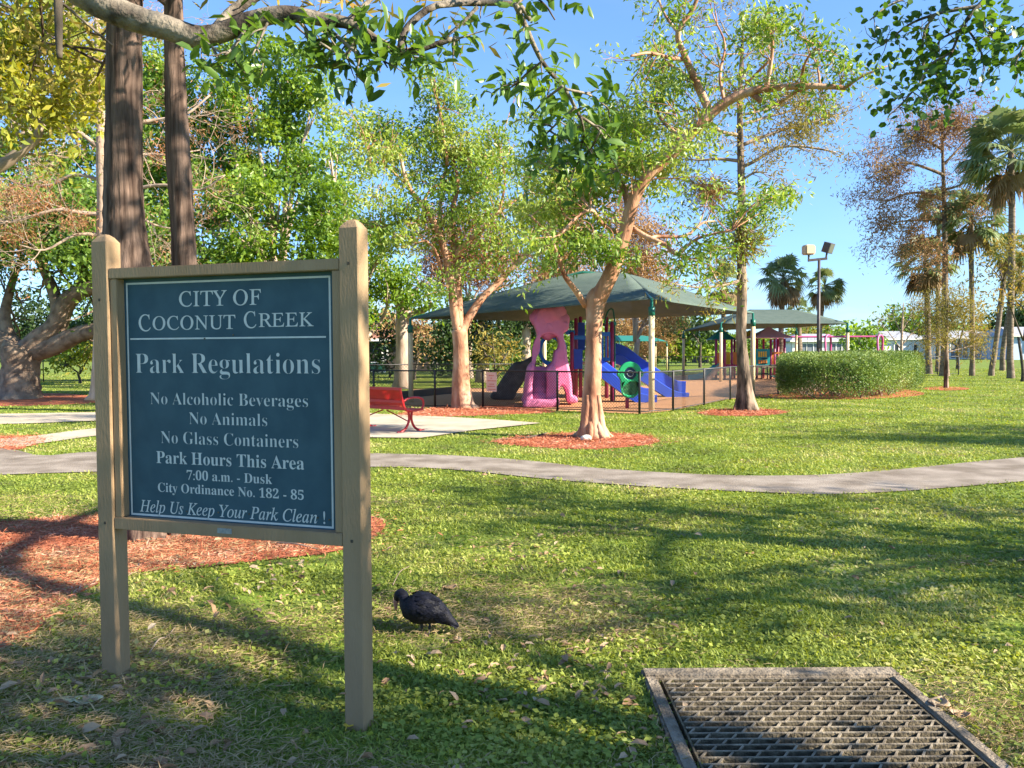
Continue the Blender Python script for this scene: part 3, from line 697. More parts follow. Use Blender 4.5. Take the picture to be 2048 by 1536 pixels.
BK = [V(-9, 33, 0), V(-4, 33, 0), V(0, 33, 0), V(3.5, 34.5, 0)]
fence('black chain link fence behind the pink climber at the back of the playground', BK, 1.0, BK, sp=.12)
BK2 = [V(3.6, 44, 0), V(7, 47, 0), V(9, 48.2, 0), V(13, 49.5, 0), V(20, 50, 0)]
fence('distant chain link fence behind the second canopy', BK2, 1.1, BK2, sp=.14, m='galv')
LF = [G(-500, 760), G(0, 758), G(190, 757), G(330, 756), G(520, 758)]
LF = [V(p.x, 44, 0) for p in LF]
fence('low dark fence in the shade behind the great oak', LF, 1.25, LF, wires=False)
RF = [at(1838, 752, 48), at(1875, 752, 48), at(1917, 752, 48)]
fence('short grey wire mesh fence panel behind the staked sapling', RF, 1.05, RF, sp=.09, m='galv')
# border timbers inside the fence
mb = MB(); p0, p1 = G(745, 803), G(905, 787)
mb.bar(p0 + V(0, 0, .12), V(p1.x, p1.y, .12), .14, .24); tag(mb.build('border_timber', MT['black']), 'low black border timber edging the play surface behind the bench', 'border')
def notice():
    p = at(989, 765, FA[3].y * .5 + FA[4].y * .5 - .35)
    a = (FA[4] - FA[3]).normalized(); rz = math.atan2(a.y, a.x); nn = V(a.y, -a.x, 0)
    p = FA[3] + a * .32 + nn * .03; p.z = .70
    root = thing('notice_board', 'faded pinkish white notice with red print hung on the black fence', 'notice', p)
    mb = MB(); mb.bbox(p, (.35, .012, .52), .005, rz); b = mb.build('board', MT['signpink'], root)
    r = random.Random(2); mb = MB()
    for z, w in ((.17, .17), (.10, .05), (.03, .25), (-.06, .15), (-.12, .25), (-.2, .2)):
        x = -w / 2
        while x < w / 2:
            l = r.uniform(.02, .05); mb.box(p + a * (x + l / 2) + nn * .0075 + V(0, 0, z), (l, .002, .028), rz); x += l + .012
    mb.build('print', MT['signred'], b)
notice()

# ================================================================== SHADE CANOPIES
def canopy(label, corners, ztops, apex_a, apex_b, m, sag=.05, post_m='creampost', pr=.075, name='shade_canopy'):
    """corners: four ground points in order; apex_a/b: ends of the ridge"""
    c = sum((p for p in corners), V(0, 0, 0)) / 4; root = thing(name, label, 'canopy', V(c.x, c.y, 0))
    top = [V(p.x, p.y, z) for p, z in zip(corners, ztops)]
    mb = MB(); N = 14; ridge = (apex_a, apex_b)
    ap = [apex_a, apex_b, apex_b, apex_a]
    for i in range(4):
        a, b = top[i], top[(i + 1) % 4]; ra, rb = ap[i], ap[(i + 1) % 4]
        vs = []; fs = []
        for j in range(N + 1):
            v = j / N
            for k in range(N + 1):
                u_ = k / N
                lo = a.lerp(b, u_); mid = (a + b) / 2; inn = (V(c.x, c.y, lo.z) - lo)
                lo = lo + V(inn.x, inn.y, 0) * .03 * 4 * u_ * (1 - u_) * .6 + V(0, 0, -sag * .4 * 4 * u_ * (1 - u_) * 0)
                hi = ra.lerp(rb, u_); p = lo.lerp(hi, v)
                p.z += sag * 4 * v * (1 - v)
                vs.append(tuple(p))
        for j in range(N):
            for k in range(N): q = j * (N + 1) + k; fs.append((q, q + 1, q + N + 2, q + N + 1))
        mb.add(vs, fs)
    ob = mb.build('cloth', m, root, True)
    sm = ob.modifiers.new('thickness', 'SOLIDIFY'); sm.thickness = .012
    for p, t in zip(corners, top):
        mb = MB(); mb.tube([V(p.x, p.y, -.05), V(p.x, p.y, t.z - .38)], pr, 14); po = mb.build('post', MT[post_m], root, True)
        mb = MB(); mb.tube([V(p.x, p.y, t.z - .42), V(p.x, p.y, t.z - .20), V(p.x, p.y, t.z - .19), V(p.x, p.y, t.z + .0)], [pr * 1.12, pr * 1.12, pr * .5, pr * .5], 12); mb.build('cap', MT['greencap'], po, True)
    mb = MB()
    for t, q in zip(top, ap): mb.tube([t, t.lerp(q, .5) + V(0, 0, sag - .05), q - V(0, 0, .05)], .03, 6, 4)
    mb.tube([apex_a - V(0, 0, .05), apex_b - V(0, 0, .05)], .03, 6); mb.build('rafters', MT['greencap'], root)
    return root
cF, cL, cR = at(1303, 823, 20.9), at(822, 800, 25), at(1505, 795, 26.8)
for p in (cF, cL, cR): p.z = 0
cB = cL + cR - cF
canopy('large green shade canopy on cream posts over the pink climber and slides', [cL, cF, cR, cB], [2.50, 2.80, 2.68, 2.60],
       at(1165, 541, 25.2), at(1252, 546, 25.6), MT['shade'])
c2 = [V(9.85, 39.6, 0), V(15.85, 39.7, 0), V(15.9, 47, 0), V(9.6, 47, 0)]
canopy('smaller green shade canopy over the towers with pink and teal roofs', c2, [2.75, 2.72, 2.72, 2.55], at(1500, 619, 43.3), at(1585, 619, 43.3), MT['shade'])
c3 = [V(8.2, 64, 0), V(11.8, 64, 0), V(11.8, 69, 0), V(7.8, 69, 0)]
canopy('small bright teal shade roof far behind the blue slides', c3, [2.2, 2.15, 2.2, 2.2], at(1232, 671, 66.5), at(1285, 671, 66.5), MT['shade_teal'], .05, pr=.06)

# ================================================================== PLAY STRUCTURE WITH PINK CLIMBER
def play_one():
    root = thing('play_structure', 'playground structure with pink rock climber, blue slides and magenta posts', 'playground equipment', at(1150, 800, 25))
    root.location.z = 0; bpy.context.view_layer.update()
    D = 23.2
    def S(x, y, d=D):
        p = at(1020 + x / 6.827, 600 + y / 6.827, d); return (p.x, p.z)
    outer = [(195, 1425), (185, 1300), (192, 1200), (215, 1050), (235, 940), (270, 880), (310, 840), (330, 760), (368, 690), (375, 560), (370, 440), (332, 340), (330, 270), (358, 215), (385, 150), (430, 108), (520, 80), (600, 85), (660, 120), (700, 190), (722, 268), (790, 300), (812, 365), (785, 420), (742, 450), (742, 520), (768, 620), (780, 700), (792, 800), (810, 900), (832, 1000), (852, 1150), (862, 1300), (915, 1325), (925, 1400), (800, 1415), (775, 1280), (745, 1205), (715, 1182), (685, 1205), (660, 1290), (645, 1425)]
    hole = [(372, 915), (370, 800), (372, 690), (392, 600), (430, 525), (500, 490), (580, 490), (630, 520), (652, 580), (645, 660), (605, 700), (592, 780), (570, 850), (510, 895), (492, 915)]
    cl = lambda L: [V(*S(x, y), 0) for x, y in L]
    hole = [(511 + (x - 511) * 1.14, 702 + (y - 702) * 1.08) for x, y in hole]; o1, h1 = catmull(cl(outer), 3), catmull(cl(hole), 3)
    mb = MB(); me = curve_mesh([o1, h1], .95, .08, res=3); mb.mesh(me, UP2(D + .55))
    # flanking cheeks of the stair, and the steps between them
    for poly, d0, dp in (([(190, 1440), (186, 1300), (205, 1120), (235, 950), (275, 885), (318, 880), (320, 1000), (300, 1150), (300, 1440)], D - .15, .8),
                         ([(490, 1440), (495, 1150), (485, 990), (500, 930), (560, 880), (600, 900), (630, 1000), (640, 1200), (648, 1425)], D - .12, .7)):
        me = curve_mesh([catmull(cl(poly), 3)], dp, .09, res=3); mb.mesh(me, UP2(d0))
    me = curve_mesh([catmull(cl([(185, 1455), (195, 1360), (330, 1335), (520, 1340), (640, 1330), (650, 1425), (560, 1452), (330, 1462)]), 3)], .5, .09, res=3); mb.mesh(me, UP2(D - .52))
    xs0, xs1 = S(285, 1000)[0], S(505, 1000)[0]
    for i, yy in enumerate((1355, 1265, 1175, 1085, 1000, 915)):
        z = S(0, yy)[1]; mb.bbox(((xs0 + xs1) / 2, D - .52 + i * .13 + .3, max(z, .1) / 2), (xs1 - xs0, .62, max(z, .1)), .03)
    # capping bulge of the tower
    for x, y, r in ((430, 250, .33), (560, 200, .42), (660, 300, .33), (520, 380, .36)):
        c = at(1020 + x / 6.827, 600 + y / 6.827, D + .35); b = bmesh.new(); bmesh.ops.create_icosphere(b, subdivisions=3, radius=r)
        for v in b.verts: v.co = V(v.co.x, v.co.y * .8, v.co.z * .95) * (1 + .07 * math.sin(v.co.x * 17 + v.co.z * 13))
        b.verts.index_update(); mb.add([tuple(c + v.co) for v in b.verts], [[v.index for v in f.verts] for f in b.faces]); b.free()
    mb.build('rock_climber', MT['pink'], root, True)
    # posts
    yf, yb = 25.3, 26.7
    X = lambda px, d: at(px, 700, d).x
    for px, d, zt in ((1144, yf, 2.05), (1224, yf, 2.35), (1152, yb, 2.52), (1161, yb + .3, 2.58), (1213, yb, 2.55)):
        x = X(px, d); mb = MB(); mb.tube([V(x, d, -.05), V(x, d, zt), V(x, d, zt + .03)], [.062, .062, .03], 12); mb.build('post', MT['magenta'], root, True)
    x0, x1 = X(1144, yf), X(1224, yf); zd = 1.14
    mb = MB(); mb.bbox(((x0 + x1) / 2, (yf + yb) / 2, zd), (x1 - x0 - .1, yb - yf, .07), .01); mb.build('deck', MT['deck'], root)
    def pbox(nm, m, px0, py0, px1, py1, d, dp=.05):
        a, b = at(px0, py0, d), at(px1, py1, d); mb = MB(); mb.bbox(((a.x + b.x) / 2, d, (a.z + b.z) / 2), (abs(b.x - a.x), dp, abs(a.z - b.z)), .012); return mb.build(nm, MT[m], root)
    pbox('rail_panel', 'sky', 1147, 671, 1203, 679, yf); pbox('side_panel', 'blueplastic', 1147, 698, 1165, 738, yf - .02); pbox('header_panel', 'sky', 1131, 661, 1150, 669, yf + .15)
    pbox('back_panel', 'blueplastic', 1152, 645, 1170, 700, yb + .1); pbox('header_panel', 'navy', 1203, 646, 1214, 652, yb)
    a, b = at(1201, 664, yf), at(1221.5, 722, yf); w, h = b.x - a.x, a.z - b.z
    rect = lambda x0, z0, x1, z1: [V(x0, z0, 0), V(x1, z0, 0), V(x1, z1, 0), V(x0, z1, 0)]
    me = curve_mesh([rect(a.x, b.z, b.x, a.z), rect(a.x + w * .30, b.z + h * .12, a.x + w * .46, a.z - h * .14), rect(a.x + w * .62, b.z + h * .12, a.x + w * .82, a.z - h * .14)], .06, .012)
    mb = MB(); mb.mesh(me, UP2(yf)); mb.build('slotted_panel', MT['sky'], root)
    # round crawl ring seen through the arch
    c = at(1106, 700, 24.6); ring = [V(c.x + .42 * math.cos(t), c.z + .5 * math.sin(t), 0) for t in np.linspace(0, 2 * math.pi, 28)[:-1]]; hol = [V(c.x - .06 + .26 * math.cos(t), c.z + .34 * math.sin(t), 0) for t in np.linspace(0, 2 * math.pi, 28)[:-1]]
    mb = MB(); mb.mesh(curve_mesh([ring, hol], .06, .015), UP2(24.75)); mb.build('ring_panel', MT['sky'], root)
    # slides: trough profile swept along a side-view path
    def slide(nm, pth, d, w, wall, m):
        P = [at(x, y, d) for x, y in pth]; P = catmull(P, 5, False); mb = MB()
        prof = [(-w / 2 - .03, .07), (-w / 2, .09), (-w / 2 + .03, .07), (-w / 2 + .05, .01), (0, 0), (w / 2 - .05, .02), (w / 2 - .03, wall), (w / 2, wall + .02), (w / 2 + .03, wall), (w / 2 + .03, -.22), (-w / 2 - .03, -.22)]
        rg = []
        for i, p in enumerate(P):
            t = (P[min(i + 1, len(P) - 1)] - P[max(i - 1, 0)]).normalized(); nz_ = V(-t.z, 0, t.x)
            if nz_.z < 0: nz_ = -nz_
            rg.append([p + V(0, q, 0) + nz_ * z for q, z in prof])
        mb.rings(rg); mb.build(nm, MT[m], root)
        mb = MB(); e = P[-3]; mb.tube([V(e.x, d, -.05), V(e.x, d, e.z - .08)], .04, 8); mb.build('slide_foot', MT['magenta'], root)
    slide('slide', [(1188, 726), (1203, 738), (1235, 762), (1268, 786), (1290, 794), (1311, 795)], 24.7, .5, .24, 'blueplastic')
    slide('slide', [(1222, 714), (1240, 716), (1270, 738), (1300, 758), (1330, 778), (1352, 788), (1374, 790)], 27.4, .6, .42, 'blueplastic')
    # green fireman's pole and its hoop
    x = X(1229, yf); mb = MB(); mb.tube([V(x, yf, 0), V(x, yf, 2.45), V(x - .15, yf, 2.75), V(x - .28, yf, 2.45), V(x - .28, yf, 2.3)], .025, 8, 3); mb.build('fire_pole', MT['greencap'], root, True)
    pbox('pole_bracket', 'teal', 1218, 643, 1233, 650, yf)
    # tan underside edge and climber wall
    me = curve_mesh([catmull([V(at(x, y, 26.6).x, at(x, y, 26.6).z, 0) for x, y in ((982, 794), (996, 770), (1012, 745), (1028, 726), (1046, 722), (1068, 712), (1070, 735), (1050, 758), (1034, 782), (1022, 799))], 4)], 1.2, .08, res=2)
    mb = MB(); mb.mesh(me, UP2(26.6)); o = mb.build('climbing_wall', MT['rockgrey'], root, True)
    # slide rungs under pink arch
    return root
play_one()
def play_panel():
    d = 21.9; b = at(1255, 819, d); b.z = 0
    root = thing('activity_station', 'green plastic play panel with round dial on a short magenta post by the fence corner', 'play panel', b)
    mb = MB(); mb.tube([V(b.x, d + .06, -.05), V(b.x, d + .06, .5)], .05, 10); mb.build('post', MT['magenta'], root, True)
    C = at(1260, 747, d); Rr = .31
    body = [V(C.x + Rr * math.cos(t), C.z + Rr * math.sin(t), 0) for t in np.linspace(R(-35), R(215), 30)] + [V(C.x - .25, C.z - .38, 0), V(C.x - .2, C.z - .56, 0), V(C.x - .08, C.z - .64, 0), V(C.x + .08, C.z - .64, 0), V(C.x + .2, C.z - .56, 0), V(C.x + .25, C.z - .38, 0)]
    h1 = [V(C.x + .16 * math.cos(t), C.z + .16 * math.sin(t), 0) for t in np.linspace(0, 2 * math.pi, 25)[:-1]]
    h2 = [V(C.x - .2, C.z - .26, 0), V(C.x - .12, C.z - .22, 0), V(C.x + .12, C.z - .22, 0), V(C.x + .2, C.z - .26, 0), V(C.x + .2, C.z - .45, 0), V(C.x + .14, C.z - .54, 0), V(C.x, C.z - .57, 0), V(C.x - .14, C.z - .54, 0), V(C.x - .2, C.z - .45, 0)]
    mb = MB(); mb.mesh(curve_mesh([body, h1, h2], .10, .03, res=3), UP2(d)); fr = mb.build('panel_frame', MT['greenplastic'], root, True)
    mb = MB()
    for sx in (-1, 1): mb.tube([V(C.x + sx * .29, d - .02, C.z - .08), V(C.x + sx * .32, d - .02, C.z), V(C.x + sx * .29, d - .02, C.z + .08)], [.03, .04, .03], 8, 3)
    mb.build('handle', MT['greenplastic'], root, True)
    mb = MB(); mb.mesh(curve_mesh([[V(p.x, p.y, 0) for p in h2]], .03, .004), UP2(d)); mb.build('maze_panel', MT['greenpanel'], root)
    mb = MB(); mb.tube([V(C.x, d - .02, C.z), V(C.x, d + .02, C.z)], .155, 20); dl = mb.build('dial', MT['navy'], root)
    mb = MB(); mb.mesh(curve_mesh([[V(C.x + .09 * math.cos(t), C.z + .09 * math.sin(t), 0) for t in np.linspace(0, 6.28, 21)[:-1]], [V(C.x + .07 * math.cos(t), C.z + .07 * math.sin(t), 0) for t in np.linspace(0, 6.28, 21)[:-1]]], .01, .002), UP2(d - .026)); mb.build('dial_ring', MT['plaque'], dl)
play_panel()

def play_two():
    root = thing('play_structure', 'far playground towers with one pink and one teal pyramid roof on purple posts', 'playground equipment', V(12, 42, 0))
    def roof(nm, cx, cy, hw, z0, z1, m):
        mb = MB(); P = [(0, 1.0), (.25, .72), (.55, .42), (.8, .2), (1, .05), (1.02, 0)]; rg = []
        for q, t in reversed(P):
            k = hw * max(q, .02); z = z0 + (z1 - z0) * t
            rg.append([V(cx + k, cy + k, z), V(cx - k, cy + k, z), V(cx - k, cy - k, z), V(cx + k, cy - k, z)])
        mb.rings(rg); mb.build(nm, MT[m], root)
    X = lambda px, d: at(px, 700, d).x
    Z = lambda py, d: at(1500, py, d).z
    d = 42.5
    roof('roof', X(1545, d), d + .7, .98, Z(676, d), Z(653, d), 'roofpink'); roof('roof', X(1449, d), d + .7, .62, Z(679, d), Z(655, d), 'roofteal'); roof('roof', X(1528, d), d + 2.6, .7, Z(674, d), Z(658, d), 'yellow')
    for px, dd in ((1541.5, d), (1569, d), (1514, d + 1.4), (1527, d + 1.4), (1549, d + 1.4), (1556, d + 1.4), (1432, d), (1463.5, d), (1449.5, d - .3), (1469, d + 1.4)):
        x = X(px, dd); mb = MB(); mb.tube([V(x, dd, -.05), V(x, dd, Z(678, dd))], .062, 8); mb.build('post', MT['magenta'], root, True)
    def pb(nm, m, x0, y0, x1, y1, dd, dp=.05):
        a, b = at(x0, y0, dd), at(x1, y1, dd); mb = MB(); mb.bbox(((a.x + b.x) / 2, dd, (a.z + b.z) / 2), (b.x - a.x, dp, a.z - b.z), .01); return mb.build(nm, MT[m], root)
    pn = pb('activity_panel', 'teal', 1512, 698, 1540, 732, d - .02)
    for x0, y0, x1, y1, m in ((1516, 703, 1534, 714, 'yellow'), (1516, 720, 1535, 727, 'orange')):
        a, b = at(x0, y0, d - .06), at(x1, y1, d - .06); mb = MB()
        for i in range(4):
            w = (b.x - a.x) / 4; mb.bbox((a.x + w * (i + .5), d - .06, (a.z + b.z) / 2), (w * .7, .03, a.z - b.z), .008)
        o = mb.build('inlay', MT[m], pn); 
    pb('deck', 'deck', 1508, 731, 1572, 735, d + .5, 1.2); pb('deck', 'magenta', 1430, 729, 1468, 733, d + .4, 1.2)
    pb('barrier', 'orange', 1543, 704, 1568, 708, d); pb('barrier', 'orange', 1543, 706, 1547, 730, d); pb('barrier', 'orange', 1431, 706, 1441, 731, d + .05); pb('barrier', 'orange', 1466, 704, 1482, 730, d + .6); pb('barrier', 'yellow', 1452, 704, 1460, 730, d + 1.2)
    pb('step', 'teal', 1542, 751, 1552, 754, d - .3, .4)
    for pth, dd, m in (([(1436, 732), (1422, 741), (1405, 752), (1378, 757)], d - .1, 'teal'), ([(1444, 733), (1432, 742), (1420, 755), (1412, 762)], d - .8, 'b_pale')):
        P = catmull([at(x, y, dd) for x, y in pth], 4, False); mb = MB()
        rg = [[p + V(0, -.25, .16), p + V(0, -.2, 0), p + V(0, .2, 0), p + V(0, .25, .16), p + V(0, .25, -.08), p + V(0, -.25, -.08)] for p in P]; mb.rings(rg); mb.build('slide', MT[m], root)
    mb = MB(); a, b = at(1545, 733, d), at(1545, 760, d)
    for px in (1522, 1534): mb.tube([V(X(px, d), d - .1, 0), V(X(px, d), d - .1, Z(733, d))], .03, 6)
    for k in range(4): mb.tube([V(X(1522, d), d - .1, .3 + .25 * k), V(X(1534, d), d - .1, .3 + .25 * k)], .025, 6)
    mb.build('ladder', MT['black'], root)
play_two()
def swings():
    d = 56; root = thing('swing_set', 'long pink pipe swing frame with arched ends behind the hedge', 'swing set', at(1650, 730, d)); root.location.z = 0
    bpy.context.view_layer.update()
    for px in (1560, 1656, 1760):
        x = at(px, 700, d).x; mb = MB(); zt = at(px, 673, d).z; w = .62
        mb.tube([V(x - w / 2, d - .6, 0), V(x - w / 2, d - .35, zt * .7), V(x - w * .35, d - .15, zt * .97), V(x, d, zt * 1.04), V(x + w * .35, d + .15, zt * .97), V(x + w / 2, d + .35, zt * .7), V(x + w / 2, d + .6, 0)], .075, 8, 4); mb.build('arch', MT['swing'], root, True)
    a, b = at(1560, 677, d), at(1760, 677, d); mb = MB(); mb.tube([V(a.x, d, a.z + .1), V(b.x, d, a.z + .1)], .06, 8); mb.build('top_bar', MT['swing'], root)
    for px in (1590, 1622, 1690, 1725):
        x = at(px, 700, d).x; mb = MB(); mb.tube([V(x - .25, d, a.z + .05), V(x - .25, d, .55)], .012, 4); mb.tube([V(x + .25, d, a.z + .05), V(x + .25, d, .55)], .012, 4); mb.box((x, d, .54), (.5, .2, .04)); mb.build('swing', MT['black'], root)
swings()

# ================================================================== LIGHT POLE
def light_pole():
    d = 30; b = at(1636, 760, d); b.z = 0; root = thing('light_pole', 'slim dark light pole with two floodlights on a crossbar above the hedge', 'light pole', b)
    zt = at(1636, 519, d).z; mb = MB(); mb.tube([V(b.x, d, -.1), V(b.x, d, 2.0), V(b.x, d, zt)], [.065, .06, .048], 12); mb.build('pole', MT['bronze'], root, True)
    a, c = at(1616, 521, d), at(1654, 517, d); mb = MB(); mb.bar(a, c, .075, .085); mb.build('crossbar', MT['bronze'], root)
    mb = MB(); mb.bbox(V(b.x, d - .08, at(0, 697, d).z), (.12, .08, .28), .01); mb.build('junction_box', MT['black'], root)
    p = at(1617, 500, d); mb = MB(); mb.bbox(p, (.37, .34, .34), .035, R(12)); f1 = mb.build('floodlight', MT['lampbox'], root)
    mb = MB(); mb.tube([at(1617.5, 520, d), at(1617.5, 509, d)], .035, 8); mb.build('bracket', MT['bronze'], f1)
    mb = MB(); p = at(1656.5, 495.5, d); n = V(.62, -.7, -.35).normalized(); x = n.cross(V(0, 0, 1)).normalized(); z = x.cross(n)
    rot = Matrix((x, n, z)).transposed(); mb.box(p, (.33, .26, .36), rot=rot); f2 = mb.build('floodlight', MT['bronze'], root)
    mb = MB(); mb.box(p + n * .134, (.28, .01, .31), rot=rot); mb.build('lens', MT['lamplens'], f2)
    mb = MB(); mb.tube([at(1652, 517, d), at(1654, 504, d)], .035, 8); mb.build('bracket', MT['bronze'], f2)
light_pole()

# ================================================================== TREES
def rv(r): return V(r.gauss(0, 1), r.gauss(0, 1), r.gauss(0, 1))
def grow(mb, p, d, L, r, lev, rnd, tips, up=.08, wand=.22, kids=(2, 4), n=5, ang=.75, taper=.6):
    pts = [p.copy()]; q = p.copy(); dd = d.normalized(); S = 4
    for i in range(S):
        dd = (dd + rv(rnd) * wand + V(0, 0, up)).normalized(); q = q + dd * (L / S); pts.append(q.copy())
    mb.tube(pts, [max(r * (1 - taper * i / S), .002) for i in range(S + 1)], n if lev else 4, cap=False)
    tips.append((q, dd))
    if lev == 0:
        tips.append((pts[2], dd)); return
    for k in range(rnd.randint(*kids)):
        t = rnd.uniform(.35, 1); i = min(int(t * S), S - 1); b = pts[i].lerp(pts[i + 1], t * S - i)
        ax = rv(rnd).normalized(); nd = (dd + (ax - dd * ax.dot(dd)).normalized() * math.tan(ang * rnd.uniform(.6, 1.2))).normalized()
        grow(mb, b, nd, L * rnd.uniform(.55, .8), r * .5, lev - 1, rnd, tips, up, wand, kids, n, ang, taper)
def cloud(tips, n, sig, rg, along=None):
    P = np.array([tuple(t[0]) for t in tips]); i = rg.integers(0, len(P), n); return P[i] + np.clip(rg.normal(size=(n, 3)), -1.6, 1.6) * sig
def px_limb(mb, pts, r0, r1, d0, d1, n=8, rnd=None, sub=4, rough=.06, rg=None, flute=0):
    P = [at(x, y, d0 + (d1 - d0) * i / (len(pts) - 1)) for i, (x, y) in enumerate(pts)]
    mb.tube(P, list(np.linspace(r0, r1, len(P))) if not hasattr(r0, '__len__') else r0, n, sub, rough=rough, rng=rg or rng, flute=flute)
    return P
def sprout(mb, P, rr, count, L, lev, rnd, tips, t0=.3, **k):
    for i in range(count):
        t = rnd.uniform(t0, 1) * (len(P) - 1); a = min(int(t), len(P) - 2); b = P[a].lerp(P[a + 1], t - a); d = (P[a + 1] - P[a]).normalized()
        nd = (d * .5 + rv(rnd).normalized()).normalized(); grow(mb, b, nd, L * rnd.uniform(.6, 1.2), rr, lev, rnd, tips, **k)

def bnorm(rg, n): return np.clip(rg.normal(size=(n, 3)), -1.5, 1.5)
def join_twigs(mb, cc, pts, rnd, r=.012):
    P = np.array([tuple(p) for p in pts])
    for c in cc:
        d = np.linalg.norm(P - c, axis=1); i = int(np.argmin(d)); a, b = V(*P[i]), V(*c)
        if d[i] > 2.2: continue
        mid = (a + b) / 2 + V(rnd.gauss(0, .08), rnd.gauss(0, .08), rnd.uniform(-.02, .15)); mb.tube([a, mid, b], [r, r * .7, r * .35], 5, 3, cap=False)
        for _ in range(4):
            e = b + V(rnd.gauss(0, .25), rnd.gauss(0, .25), rnd.gauss(.05, .12)); mb.tube([mid.lerp(b, rnd.uniform(.4, 1)), (b + e) / 2 + V(0, 0, .03), e], [r * .4, r * .3, r * .15], 4, 2, cap=False)
